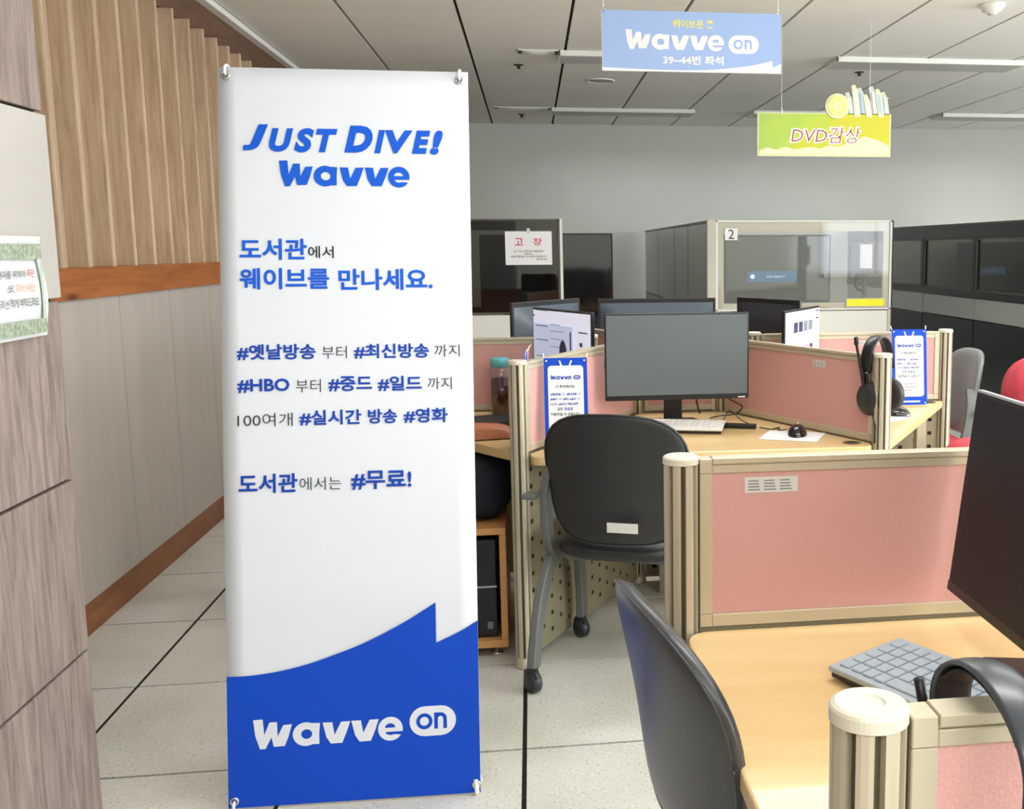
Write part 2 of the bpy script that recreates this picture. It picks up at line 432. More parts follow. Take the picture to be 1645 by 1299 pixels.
ce = MB().box(-4.0, 8.0, -4.0, 11.2, HC+0.02, HC+0.08).build('ceiling', 'gap'); tag(ce, 'pale grey ceiling boards with black lines', kind='structure')
cm_ = None; rest = MB()
for i in range(-5, 13):
    for j in range(-17, 9):
        x0 = 0.25+i*0.6055; y0 = 5.71+j*0.6
        if y0+0.6 > 11.1: y1 = 11.1
        cx_, cy_ = x0+0.3, y0+0.3
        if cy_ < -3.9 or cx_ > 7.9 or cx_ < -3.9 or cy_ > 11.1: continue
        if cx_ < -1.55 and cy_ > 1.0: continue
        if cy_ > 4.6 and cx_ < 0.33*cy_+2.2:
            if cm_ is None:
                o = MB().box(-0.2938, 0.2938, -0.2990, 0.2990, 0, 0.02).build('panel', 'ceil', ce); cm_ = o.data
            else:
                o = bpy.data.objects.new('panel', cm_); col.objects.link(o); o.parent = ce
            o.location = (cx_, cy_, HC)
        else: rest.box(x0+0.003, x0+0.6, y0+0.001, y0+0.599, HC, HC+0.02)
o = rest.build('far_panels', 'ceil', ce); o['kind'] = 'stuff'
tag(MB().box(-1.64, -1.568, 2.5, 11.05, HC-0.03, HC+0.012).build('trim_1', 'ceil'), 'pale cornice strip between the brown fascia and the ceiling', kind='structure')

tag(MB().box(-4.0, 8.0, 11.05, 11.2, 0, HC).build('wall_back', 'wall'), 'plain grey back wall', kind='structure')
tag(MB().box(-4.0, 8.0, -4.1, -4.0, 0, HC).build('wall_front', 'wall'), 'plain grey wall behind the viewer', kind='structure')
tag(MB().box(7.9, 8.0, -4.0, 11.05, 0, HC).build('wall_right', 'wall'), 'plain grey side wall', kind='structure')
wl = MB().box(-4.0, -1.65, -4.0, 11.05, 0, HC).build('wall_left', 'fascia'); tag(wl, 'left wall with grey boards below and fluted oak above', kind='structure')
XL = -1.58
MB().box(-1.64, XL-0.035, 1.0, 11.05, 2.425, HC).build('fascia_board', 'fascia', wl)
ys = 4.349-0.575*6; k = 0
pm = None
while ys < 11.0:
    y1 = min(ys+0.575, 11.04)
    if pm is None or y1-ys < 0.57:
        o = MB().box(-0.06, 0, 0.0015, (y1-ys)-0.0015, 0, 1.07).build('board', 'lowpanel', wl, bevel=0.0015, seg=1)
        if pm is None: pm = o.data
    else:
        o = bpy.data.objects.new('board', pm); col.objects.link(o); o.parent = wl
    o.location = (XL, ys, 0.108); ys += 0.575
MB().box(-1.66, XL-0.064, 0.9, 11.04, 1.17, 2.43).build('backing', 'slat', wl)
# fluted upper wall: one board per flute, a wide raised face and a sloped return
sm_ = None; ys = 4.98-0.2255*17
while ys < 10.9:
    if sm_ is None:
        prof = [(0, 0), (0.0, 0.068), (0.003, 0.074), (0.010, 0.075), (0.016, 0.073), (0.12, 0.038), (0.2245, 0.0)]
        o = MB().prism([(p[1], p[0]) for p in prof], 1.285, 2.425).build('slat', 'slat', wl); sm_ = o.data
        for q_ in sm_.polygons: q_.use_smooth = False
    else:
        o = bpy.data.objects.new('slat', sm_); col.objects.link(o); o.parent = wl
    o.location = (XL-0.064, ys, 0); ys += 0.2255
tag(MB().box(-1.64, XL+0.018, 1.0, 11.04, 1.178, 1.288).build('trim_2', 'rail', bevel=0.003), 'orange brown timber rail along the left wall', kind='structure')
tag(MB().box(-1.64, XL+0.004, 1.0, 11.04, 0.0, 0.112).build('baseboard_left', 'skirt', bevel=0.002), 'brown timber baseboard along the left wall', kind='structure')

# daylight windows behind the viewer; right-wall ones are unseen, added to brighten the ceiling
for i, (x, y, rz_) in enumerate(((-2.6, -4.0, 0), (6.0, -4.0, 0), (7.9, -1.5, PI/2), (7.9, 1.0, PI/2), (7.9, 3.5, PI/2), (7.9, 6.0, PI/2))):
    wn = thing('window_%d' % (i+1), None, None, (x, y, 0), rz_); wn['kind'] = 'structure'
    MB().box(-0.95, 0.95, 0.0, 0.02, 0.9, 2.3).build('window_pane', mat('bright frosted pane', (236, 242, 255), 0.6, emit=1.0), wn)
    for a in ((-1.0, 1.0, 2.3, 2.36), (-1.0, 1.0, 0.84, 0.9), (-1.0, -0.95, 0.84, 2.36), (0.95, 1.0, 0.84, 2.36), (-0.025, 0.025, 0.9, 2.3)):
        MB().box(a[0], a[1], 0.0, 0.06, a[2], a[3]).build('window_frame', 'whitep', wn)
    ld = bpy.data.lights.new('daylight', 'AREA'); ld.shape = 'RECTANGLE'; ld.size = 1.8; ld.size_y = 1.3; ld.energy = WINDOW_W if rz_ == 0 else (SIDE_W if y < 5 else SIDE_W*0.2); ld.color = (0.90, 0.96, 1)
    lo = bpy.data.objects.new('daylight', ld); col.objects.link(lo); lo.parent = wn; lo.location = (0, 0.08, 1.6); lo.rotation_euler = (PI/2, 0, 0)
# pillar at the near left, clad in wood-look panels
pil = thing('pillar', 'square pillar clad in greyed pink wood panels, at the near left edge', 'pillar', (-1.0, 2.42, 0))
MB().box(-0.62, -0.012, -1.6, -0.012, 0, HC).build('core', 'gap', pil)
zz = [0, 0.078, 0.466, 0.855, 1.243, 1.630, 2.02, 2.41, HC]
for a, b in zip(zz, zz[1:]):
    if abs(a-1.243) < 0.01:
        MB().box(-0.62, 0.004, -1.6, 0.004, a+0.004, b-0.004).build('cream_panel', 'board', pil, bevel=0.002)
    else:
        MB().box(-0.62, 0.0, -1.6, 0.0, a+0.003, b-0.003).build('panel', 'pillar', pil, bevel=0.003)
def laminated(name, label, cat, loc, rz, rot=None): return thing(name, label, cat, loc, rz, rot=rot)
# notice taped on the pillar (faces +X): local X runs along world -Y .. towards the far end
no = thing('notice', 'white leaf-bordered paper notice taped to the near pillar', 'notice', (-0.991, 2.06, 1.175), PI/2)
def wavy(u, v): return Vector((u*0.27, 0.004*math.sin(v*7+u*2)-0.004, v*0.2))
MB().grid(wavy, 12, 12).build('paper', 'notice', no, solid=0.0006)
NB = 0.011
for a in ((0.015, 0.155, 0.25, 0.185), (0.015, 0.008, 0.25, 0.036)): rect('leaf_border', *a, 'green', no, NB)
rect('leaf_border', 0.238, 0.036, 0.25, 0.155, 'sagefade', no, NB)
txt('이용자를 위하여', 0.05, 0.118, 0.172, 0.134, 'ink', no, NB); txt('자판', 0.182, 0.119, 0.214, 0.136, 'red', no, NB)
txt('소리,', 0.10, 0.09, 0.126, 0.107, 'ink', no, NB); txt('마우스 누르는', 0.135, 0.091, 0.216, 0.108, 'orange', no, NB)
txt('소리는 작게 부탁드려요', 0.05, 0.062, 0.224, 0.08, 'ink', no, NB)

# ------------------------------------------------------------------ ceiling lamps
def lamp(x, y, lit, label, w=1.32, d=0.30):
    t = thing('ceiling_lamp', label, 'ceiling lamp', (x, y, HC), 0, 'long ceiling lamps')
    MB().box(0, w, 0, 0.022, -0.034, 0.0).box(0, 0.012, 0, d, -0.034, 0).box(w-0.012, w, 0, d, -0.034, 0).build('housing', 'lampbody', t, bevel=0.003)
    MB().box(0.012, w-0.012, 0.022, d-0.0, -0.0335, -0.012).build('diffuser', 'lampon' if lit else 'lampoff', t)
    if not lit:
        ld = bpy.data.lights.new('lamp_light', 'AREA'); ld.shape = 'RECTANGLE'; ld.size = w-0.06; ld.size_y = d-0.06; ld.energy = FAR_W; ld.color = (0.93, 0.972, 1.0); ld.spread = math.radians(160)
        lo = bpy.data.objects.new('lamp_light', ld); col.objects.link(lo); lo.parent = t; lo.location = (w/2, d/2, -0.036)
    if lit:
        ld = bpy.data.lights.new('lamp_light', 'AREA'); ld.shape = 'RECTANGLE'; ld.size = w-0.06; ld.size_y = d-0.06; ld.energy = LAMP_W; ld.color = (0.93, 0.972, 1.0)
        lo = bpy.data.objects.new('lamp_light', ld); col.objects.link(lo); lo.parent = t; lo.location = (w/2, d/2, -0.036)
    return t
XS = [(-1.5, 'left'), (0.205, 'middle'), (2.04, 'right')]
for yy, where in ((7.0, 'nearer'), (9.76, 'farther')):
    for xx, ww in ((0.205, 'left'), (2.04 if yy < 8 else 2.05, 'middle'), (3.876, 'right')):
        lamp(xx, yy, False, f'louvred white strip lamp, {ww} one of the {where} row on the ceiling')
for yy in (4.25, 1.55, -1.15, -3.2):
    for xx in (-1.45, 0.205, 2.04, 3.876, 5.7):
        if xx < 0 and yy > 1: continue
        lamp(xx, yy, True, 'lit white strip lamp on the ceiling above the viewer')
# air slot beside each front lamp
for (x, y) in ((-0.06, 7.0), (-0.3, 9.76)):
    t = thing('air_vent', 'slotted ceiling air vent left of the %s strip lamp' % ('nearer' if y < 8 else 'farther'), 'vent', (x, y, HC), 0, 'ceiling air vents')
    w = 0.262 if y < 8 else 0.5
    MB().box(0, w, 0, 0.008, -0.006, 0).box(0, w, 0.15, 0.158, -0.006, 0).box(0, 0.006, 0, 0.158, -0.006, 0).build('frame', 'lampbody', t)
    MB().box(0.006, w, 0.008, 0.15, -0.003, -0.001).build('slot', 'aludark', t)
    MB().grid(lambda u, v: Vector((0.03+u*(w-0.05), 0.02+v*0.11, -0.004-0.016*math.sin(PI*u)*math.sin(PI*v))), 10, 6).build('deflector', 'lampbody', t, smooth=True, solid=0.001)
sp = thing('ceiling_speaker', 'round flush speaker grille in the ceiling behind the blue sign', 'speaker', (0.55, 8.19, HC))
MB().lathe([(0.0, -0.006), (0.085, -0.006), (0.095, -0.004), (0.1, 0)], 32).build('grille', mat('grey grille', (176, 174, 168), 0.6), sp, smooth=True)
MB().torus(0.1, 0.006, (0, 0, -0.003), seg=32).build('rim', 'lampbody', sp, smooth=True)
sp2 = dup(sp, 'round flush speaker grille in the ceiling, right of the green sign', (2.95, 8.9, HC))
sd = thing('smoke_detector', 'white domed smoke detector on the ceiling, top right', 'smoke detector', (2.42, 5.45, HC))
MB().lathe([(0.0, -0.05), (0.03, -0.048), (0.036, -0.036), (0.052, -0.034), (0.056, -0.018), (0.066, -0.014), (0.068, 0)], 32).build('body', 'whitep', sd, smooth=True)
MB().lathe([(0.0, -0.056), (0.018, -0.054), (0.02, -0.049)], 20).build('sensor_cap', 'lampoff', sd, smooth=True)
spk = None
for (x, y), lab in (((-0.054, 7.58), 'small ceiling sprinkler just left of the nearer strip lamp row'), ((-0.057, 10.3), 'small ceiling sprinkler nearest the back wall'), ((2.38, 7.6), 'small ceiling sprinkler above the green sign')):
    if spk is None:
        spk = thing('sprinkler', lab, 'sprinkler', (x, y, HC), 0, 'ceiling sprinklers')
        MB().lathe([(0.035, 0), (0.035, -0.004), (0.014, -0.008), (0.01, -0.03), (0.0, -0.031)], 16).build('fitting', 'aludark', spk, smooth=True)
        MB().lathe([(0.0, -0.036), (0.022, -0.036), (0.022, -0.032), (0, -0.03)], 12).build('deflector', 'chrome', spk)
    else: dup(spk, lab, (x, y, HC))

# ================================================================== THE X-BANNER
U = Vector((0.99991654, -0.0122168, -0.00420195)); V = Vector((0.00597754, 0.14915235, 0.98879616)); N = U.cross(V)
bn = thing('standing_banner', 'tall white and blue advertising banner on an X stand, in the aisle', 'banner')
mb_ = Matrix.Identity(4)
for i in range(3): mb_[i][0] = U[i]; mb_[i][2] = V[i]; mb_[i][1] = -N[i]
mb_[0][3], mb_[1][3], mb_[2][3] = -0.757, 2.5177, 0.008
bn.matrix_world = mb_
BW, BH = 0.6, 1.8
MB().grid(lambda u, v: Vector((u*BW, 0.0016*math.sin(v*5+1)*math.sin(PI*u), v*BH)), 14, 30).build('sheet', 'banner', bn, solid=0.0008, smooth=True)
E1 = 0.0026
def crv(pts, n=5):
    out = []
    for i in range(len(pts)-1):
        p0 = pts[max(i-1, 0)]; p1 = pts[i]; p2 = pts[i+1]; p3 = pts[min(i+2, len(pts)-1)]
        for k in range(n):
            t = k/n
            f = lambda a, b, c, d: 0.5*((2*b)+(-a+c)*t+(2*a-5*b+4*c-d)*t*t+(-a+3*b-3*c+d)*t**3)
            out.append((f(p0[0], p1[0], p2[0], p3[0]), f(p0[1], p1[1], p2[1], p3[1])))
    return out+[pts[-1]]
wv = crv([(0.0, 0.318), (0.053, 0.318), (0.12, 0.325), (0.188, 0.339), (0.256, 0.36), (0.325, 0.385), (0.417, 0.429), (0.498, 0.477)])
shape('blue_wave', [[(0, 0)]+wv+[(0.498, 0.377)]+crv([(0.498, 0.377), (0.557, 0.403), (0.6, 0.428)])[1:]+[(0.6, 0)]], 'blue', bn, E1)
E2 = 0.0032
for b, x0, z0, x1, z1, sh, bo in (('J', .058, 1.597, .118, 1.661, .25, .055), ('U', .119, 1.594, .177, 1.652, .25, .055), ('S', .178, 1.593, .226, 1.653, .25, .055), ('T', .230, 1.594, .282, 1.652, .25, .055), ('D', .297, 1.594, .366, 1.661, .25, .06), ('I', .369, 1.593, .396, 1.651, .25, .06), ('V', .396, 1.593, .463, 1.651, .15, .055), ('E', .460, 1.593, .506, 1.651, .25, .055), ('!', .504, 1.591, .536, 1.652, .25, .065)):
    txt(b, x0, z0, x1, z1, 'bluet', bn, E2, bo, sh, 4)
logo(.142, 1.509, .452, 1.573, 'bluet', bn, E2)
for b, x0, z0, x1, z1 in (('도서관', .046, 1.329, .204, 1.381), ('웨이브를', .045, 1.257, .256, 1.309), ('만나세요.', .278, 1.254, .505, 1.307),
        ('#옛날방송', .036, 1.085, .221, 1.123), ('#최신방송', .312, 1.085, .493, 1.121), ('#HBO', .036, 1.005, .158, 1.039), ('#중드', .250, 1.005, .354, 1.042), ('#일드', .368, 1.004, .474, 1.041),
        ('#실시간', .180, .923, .327, .960), ('방송', .343, .924, .413, .960), ('#영화', .429, .924, .536, .960), ('도서관', .035, .760, .173, .807), ('#무료!', .300, .762, .445, .808)):
    txt(b, x0, z0, x1, z1, 'bluet' if z0 > 1.2 else 'blued', bn, E2, 0.026, 0, 3)
for b, x0, z0, x1, z1, bo in (('에서', .207, 1.333, .268, 1.363, .012), ('부터', .236, 1.086, .295, 1.117, -.006), ('까지', .506, 1.087, .568, 1.117, -.006), ('부터', .173, 1.004, .232, 1.036, -.006),
        ('까지', .488, 1.006, .547, 1.036, -.006), ('100여개', .035, .922, .164, .955, -.006), ('에서는', .178, .764, .277, .796, -.006)):
    txt(b, x0, z0, x1, z1, 'ink', bn, E2, bo, 0, 3)
logo(.060, .138, .412, .2105, 'banner', bn, E2, skew=0.012)
pill(.430, .147, .543, .2205, 'banner', 'blue', bn, E2, skew=0.012)
for (x, z) in ((0.020, 1.780), (0.579, 1.779), (0.590, 0.020), (0.014, 0.016)):
    MB().torus(0.0085, 0.0028, (x, -0.003, z), Matrix.Rotation(PI/2, 3, 'X'), 20, 8).build('grommet', 'chrome', bn, smooth=True)
    s_ = 1 if z > 1 else -1
    MB().tube([(x, -0.001, z), (x, -0.012, z+0.006*s_), (x, -0.012, z+0.016*s_), (x, 0.003, z+0.026*s_), (x, 0.02, z+0.028*s_)], 0.004, 8).build('hook', 'whitep', bn, smooth=True)
# X stand behind the sheet
for (a, b) in (((0.02, 0.02, 1.79), (0.3, 0.03, 0.9)), ((0.58, 0.02, 1.79), (0.3, 0.03, 0.9)), ((0.3, 0.03, 0.9), (0.6, 0.02, 0.02)), ((0.3, 0.03, 0.9), (0.0, 0.02, 0.02))):
    MB().tube([a, b], 0.005, 8).build('arm', 'whitep', bn, smooth=True)
MB().box(0.27, 0.33, 0.018, 0.045, 0.86, 0.94).build('hub', 'black', bn, bevel=0.005)
MB().tube([(0.3, 0.04, 0.9), (0.3, 0.30, 0.04)], 0.006, 8).build('rear_leg', 'whitep', bn, smooth=True)
MB().tube([(0.588, 0.0, 0.032), (0.592, -0.006, 0.0), (0.592, -0.006, 0.0)][:2], 0.006, 8).build('foot', 'whitep', bn, smooth=True)

# ================================================================== HANGING SIGNS
sg = thing('hanging_sign', 'pale blue zone sign hanging from the ceiling above the seats', 'sign', (0.268, 3.9, 1.975), -0.005)
SW, SH = 0.655, 0.21
sg.location = (0.268, 3.9, 1.978)
MB().box(0, SW, 0, 0.004, 0, SH).build('board', 'white', sg)
s = SW/1480.0
u = lambda x: (x-88)*s
w_ = lambda z: SH-(z-30-(42.0/1480)*0)*SH/520.0
rect('blue_print', 0.002, 0.0, SW, SH, 'signblue', sg, 0.0006)
wp = crv([(0.0, 0.012), (0.2, 0.0065), (0.36, 0.0075), (0.48, 0.018), (0.56, 0.03), (0.622, 0.045)])
shape('white_wave', [[(0, 0)]+wp+[(0.624, 0.022)]+[(0.64, 0.028), (SW, 0.036), (SW, 0)]], 'white', sg, 0.001)
txt('웨이브온 존', u(662), 0.153, u(1005), 0.182, 'yellowt', sg, 0.0012, 0.03)
logo(u(280), 0.075, u(1085), 0.145, 'white', sg, 0.0012, skew=0.0)
pill(u(1125), 0.068, u(1380), 0.132, 'white', 'signblue', sg, 0.0012)
txt('39~44번 좌석', u(585), 0.026, u(1085), 0.058, 'white', sg, 0.0012, 0.03)
for x in (0.008, SW-0.012):
    MB().tube([(x, 0.002, SH-0.008), (x, 0.002, HC-1.978)], 0.0012, 6).build('string', 'whitep', sg)
    MB().tube([(x, -0.003, SH-0.006), (x, 0.006, SH+0.004), (x, 0.002, SH+0.014)], 0.0025, 6).build('clip', 'chrome', sg)

dv = thing('hanging_sign', 'lime green zone sign topped with a disc and book shapes, hanging from the ceiling', 'sign', (1.245, 5.8, 1.848), 0.0)
DW, DH = 0.76, 0.234
MB().box(0, DW, 0, 0.006, 0, DH).build('board', 'cream', dv)
rect('lime_print', 0.006, 0.006, DW-0.006, DH-0.004, 'lime', dv, 0.0006)
rnd = random.Random(3)
pts = []
hz = [0.03, 0.045, 0.035, 0.05, 0.038, 0.045, 0.05, 0.044, 0.06, 0.055, 0.07, 0.085, 0.11, 0.1, 0.085, 0.06]
pts = [(0.01+i*(DW-0.02)/15, h) for i, h in enumerate(hz)]
shape('pale_meadow_print', [[(0.01, 0.008)]+crv(pts, 4)+[(DW-0.01, 0.008)]], mat('pale lime', (222, 232, 170), 0.5, noise=0.15, scale=60).name if False else 'cream', dv, 0.001)
txt('DVD감상', 0.18, 0.065, 0.59, 0.165, 'white', dv, 0.0014, 0.06, 0.15)
txt('DVD감상', 0.19, 0.072, 0.585, 0.158, 'darkred', dv, 0.002, -0.006, 0.15)
MB().lathe([(0.0, 0), (0.068, 0), (0.068, 0.008), (0.0, 0.008)], 36, m=Matrix.Translation((0.448, 0.001, DH+0.038)) @ Matrix.Rotation(PI/2, 4, 'X')).build('disc', 'cream', dv)
MB().lathe([(0.0, 0), (0.055, 0), (0.055, 0.004), (0.0, 0.004)], 36, m=Matrix.Translation((0.448, -0.007, DH+0.038)) @ Matrix.Rotation(PI/2, 4, 'X')).build('disc_face', mat('pale yellow disc', (216, 210, 120), 0.3), dv)
MB().torus(0.016, 0.003, (0.448, -0.012, DH+0.038), Matrix.Rotation(PI/2, 3, 'X'), 24, 6).build('disc_hub', 'white', dv)
# book / case shapes: each leaning upright behind the edge of the board
bx = 0.512
for i, (hh, mcol) in enumerate(((0.11, 'cream'), (0.15, 'cream'), (0.135, 'signblue'), (0.10, 'cream'), (0.145, 'cream'), (0.13, 'signblue'), (0.115, 'cream'))):
    x = 0.515+i*0.034
    MB().prism([(x, DH-0.02), (x-0.022, DH+hh), (x-0.002, DH+hh+0.006), (x+0.018, DH+hh-0.03), (x+0.034, DH-0.02)], 0.0-0.003*(i%2), 0.005-0.003*(i%2), 'y').build('case_cutout', 'cream' if i%2 else 'sagefade', dv, bevel=0.001)
    shape('case_print', [[(x+0.006, DH+0.0), (x-0.008, DH+hh-0.02), (x+0.008, DH+hh-0.034), (x+0.024, DH+0.0)]], mcol if mcol != 'cream' else 'white', dv, 0.0045)
for x, z in ((0.135, DH+0.01), (0.635, DH+0.13)):
    MB().tube([(x, 0.002, z-0.02), (x, 0.002, z+0.012)], 0.004, 6).build('clip', 'chrome', dv)
    MB().tube([(x, 0.003, z), (x, 0.003, HC-1.848)], 0.001, 5).build('string', 'whitep', dv)

# ================================================================== BOOTHS AT THE BACK
bt = thing('viewing_booth', 'glazed booth with the number 2 on its window, in front of the back wall', 'booth', (1.222, 7.0, 0))
def window_frame(t, x0, x1, z0, z1, m, th=0.03, d=0.05, inner=0.06, glass='glass', mi='booth'):
    for a in ((x0, x1, z1-th*0.4, z1), (x0, x1, z0, z0+th*0.4), (x0, x0+th*0.5, z0, z1), (x1-th*0.5, x1, z0, z1)): MB().box(a[0], a[1], 0, d, a[2], a[3]).build('frame_bar', m, t, bevel=0.002)
    for a in ((x0+th*.5, x1-th*.5, z1-th*0.4-inner, z1-th*.4), (x0+th*.5, x1-th*.5, z0+th*.4, z0+th*0.4+inner*.6), (x0+th*0.5, x0+th*.5+inner*0.7, z0+th*.4+inner*.6, z1-th*.4-inner), (x1-th*0.5-inner*.7, x1-th*.5, z0+th*.4+inner*.6, z1-th*.4-inner)):
        MB().box(a[0], a[1], 0.012, d-0.012, a[2], a[3]).build('sash', mi, t)
    MB().box(x0+th*.5, x1-th*.5, 0.006, 0.010, z0+th*.4, z1-th*.4).build('glass_pane', glass, t)
window_frame(bt, 0.0, 1.225, 0.925, 1.53, 'boothwhite')
MB().box(0.0, 0.02, 0.0, 0.05, 0.0, 0.925).build('side_post', 'booth', bt); MB().box(1.205, 1.225, 0, 0.05, 0, 0.925).build('side_post', 'booth', bt)
MB().box(0.02, 1.205, 0.006, 0.044, 0.06, 0.918).build('lower_board', 'boothwhite', bt, bevel=0.003)
MB().box(-0.055, 0.0, 0.0, 0.055, 0.0, 1.535).build('corner_post', 'booth', bt)
MB().box(1.225, 1.235, 0.0, 0.05, 0, 1.53).build('edge_trim', 'boothdark', bt)
rect('number_plate', 0.062, 1.40, 0.148, 1.478, 'white', bt, 0.002); txt('2', 0.085, 1.408, 0.125, 1.47, 'ink', bt, 0.003)
rect('yellow_label', 0.905, 0.945, 1.18, 1.003, 'cream', bt, 0.002); rect('yellow_fill', 0.914, 0.951, 1.172, 0.996, 'yellow', bt, 0.003)
# side wall of the booth running back: dark panels with seams
bx0 = -0.055
ysm = [0.055, 0.9, 1.66, 2.82, 3.9]
for a, b in zip(ysm, ysm[1:]):
    MB().box(bx0, bx0+0.03, a+0.012, b-0.012, 0.915, 1.51).build('side_panel', 'smoke', bt)
    MB().box(bx0, bx0+0.03, a+0.012, b-0.012, 0.03, 0.895).build('side_panel', 'boothgrey', bt)
MB().box(bx0+0.004, bx0+0.026, 0.055, 3.9, 0.0, 1.52).build('side_frame', 'boothdark', bt)
MB().box(bx0-0.004, bx0+0.034, 0.055, 3.9, 1.515, 1.53).build('side_top', 'boothdark', bt)
# row of booths on the right, dark glass along a wall line that runs in depth
br = thing('viewing_booth', 'row of black booth walls with dark windows along the right side', 'booth', (3.35, 5.2, 0))
yb = [0.0, 0.55, 1.55, 2.5, 3.58, 4.6, 5.8]
for a, b in zip(yb, yb[1:]):
    MB().box(0.006, 0.05, a+0.012, b-0.012, 0.795, 0.955).build('grey_band', 'boothgrey', br, bevel=0.002)
    MB().box(0.006, 0.05, a+0.008, b-0.008, 0.0, 0.785).build('black_board', 'boothdark', br, bevel=0.002)
    MB().box(0.0, 0.05, a, a+0.055, 0.962, 1.52).build('window_post', 'boothdark', br)
    MB().box(0.0, 0.05, a+0.055, b, 1.42, 1.52).build('head_bar', 'boothdark', br)
    MB().box(0.0, 0.05, a+0.055, b, 0.962, 1.01).build('sill_bar', 'boothdark', br)
    MB().box(0.02, 0.026, a+0.055, b, 1.01, 1.42).build('glass_pane', 'glassd', br)
    MB().box(0.004, 0.018, a+0.058, b-0.003, 1.405, 1.419).box(0.004, 0.018, a+0.058, b-0.003, 1.011, 1.022).box(0.004, 0.018, a+0.056, a+0.07, 1.02, 1.41).box(0.004, 0.018, b-0.014, b-0.001, 1.02, 1.41).build('pane_bead', 'bronze', br)
MB().box(0.01, 0.046, 0, 5.8, 0.0, 1.52).build('liner', 'boothdark', br) if False else None
MB().box(-0.003, 0.055, 0, 5.8, 1.52, 1.532).build('top_cap', 'bronze', br)
MB().box(0.05, 0.9, 3.62, 3.66, 0, 1.5).build('cross_wall', 'boothgrey', br); MB().box(0.05, 0.9, 1.5, 1.54, 0, 1.5).build('cross_wall', 'boothgrey', br)
MB().box(0.9, 0.93, 0, 5.8, 0, 1.5).build('rear_wall', 'boothwhite', br)

bl = thing('viewing_booth', 'bronze-framed booth window with an out-of-order notice, left of the monitors', 'booth', (-1.03, 7.0, 0))
window_frame(bl, 0.0, 1.218, 0.925, 1.54, 'bronze', mi='bronze', glass='glassd')
MB().box(0.0, 1.218, 0.006, 0.044, 0.03, 0.918).build('lower_board', 'boothwhite', bl, bevel=0.003)
MB().box(1.20, 1.24, 0.05, 3.9, 0.0, 0.9).build('side_panel', 'boothgrey', bl)
MB().box(1.218, 1.235, 0, 0.05, 0, 1.54).build('edge_trim', 'boothwhite', bl)
# paper notice on the left booth glass
n2 = thing('notice', 'white paper notice with red heading taped on the left booth window', 'notice', (-0.165, 6.985, 1.245), 0.0)
MB().box(0, 0.30, 0, 0.001, 0, 0.215).build('paper', 'white', n2)
txt('고', 0.06, 0.125, 0.115, 0.172, 'red', n2, 0.001, 0.01); txt('장', 0.18, 0.125, 0.235, 0.172, 'red', n2, 0.001, 0.01)
txt('본 기기는 고장으로 사용을 중지', 0.055, 0.082, 0.245, 0.094, 'ink', n2, 0.001, 0.01); txt('하였습니다.', 0.12, 0.065, 0.175, 0.077, 'ink', n2, 0.001, 0.01)
txt('이용에 불편을 드려 대단히 죄송합니다', 0.035, 0.048, 0.265, 0.060, 'ink', n2, 0.001, 0.01); txt('멀티미디어실', 0.20, 0.03, 0.265, 0.042, 'ink', n2, 0.001, 0.01)
MB().box(0.14, 0.16, -0.001, 0.001, 0.20, 0.235).build('tape', 'stickerp', n2)

def television(label, x, y, z, w, h, rz=0, msg=False, d=0.05):
    t = thing('television', label, 'television', (x, y, 0), rz)
    MB().box(0, w, 0, d, z, z+h).build('casing', 'black', t, bevel=0.004)
    MB().box(0.014, w-0.014, -0.002, 0.001, z+0.02, z+h-0.014).build('screen', M_tv, t)
    MB().box(w*0.3, w*0.7, 0.01, 0.04, z-0.06, z).build('neck', 'black', t)
    MB().box(0.1*w, 0.9*w, -0.08, 0.16, 0.72, z-0.06).build('shelf', 'boothdark', t, bevel=0.004)
    MB().box(0.1*w, 0.9*w, -0.06, 0.14, 0.0, 0.72).build('stand_cabinet', 'boothdark', t, bevel=0.004)
    if msg:
        rect('message_bar', w*0.215, z+h*0.31, w*0.68, z+h*0.47, 'msgblue', t, 0.004)
        txt('신호가 없습니다.', w*0.39, z+h*0.37, w*0.57, z+h*0.405, 'msgwhite', t, 0.005)
        shape('message_icon', [arc(w*0.262, z+h*0.39, 0.018, 0.018, 0, 360, 16)[:-1]], 'msgwhite', t, 0.005)
    return t
M_tv = mat('television glass', (30, 29, 33), 0.06, spec=0.8)
television('television with a blue message bar seen through the number 2 booth window', 1.50, 8.2, 0.915, 0.86, 0.535, msg=True)
television('dark television seen through the bronze-framed left booth window', -0.40, 8.45, 0.84, 0.57, 0.62)
television('black television standing clear to the right of the left booth', 0.236, 8.5, 0.80, 0.41, 0.67)
t = television('television with a blue message bar behind the right booth glass', 3.60, 8.60, 0.99, 0.62, 0.40, msg=True)
# headphones hanging in booth 2 with a hanging white paper
hp = thing('handset', 'dark handset hanging on a rod inside the number 2 booth', 'handset', (2.36, 7.35, 0))
MB().box(0.0, 0.024, 0, 0.02, 0.90, 1.46).build('rod', 'bronze', hp)
MB().tube([(-0.012, 0, 1.16), (-0.05, 0, 1.15), (-0.06, 0, 1.11), (-0.06, 0, 1.08), (-0.045, 0, 1.05), (0.0, 0, 1.04)], 0.011, 8).build('hook', 'black', hp, smooth=True)
MB().box(-0.03, 0.06, -0.01, -0.008, 1.20, 1.37).build('hanging_paper', 'white', hp)

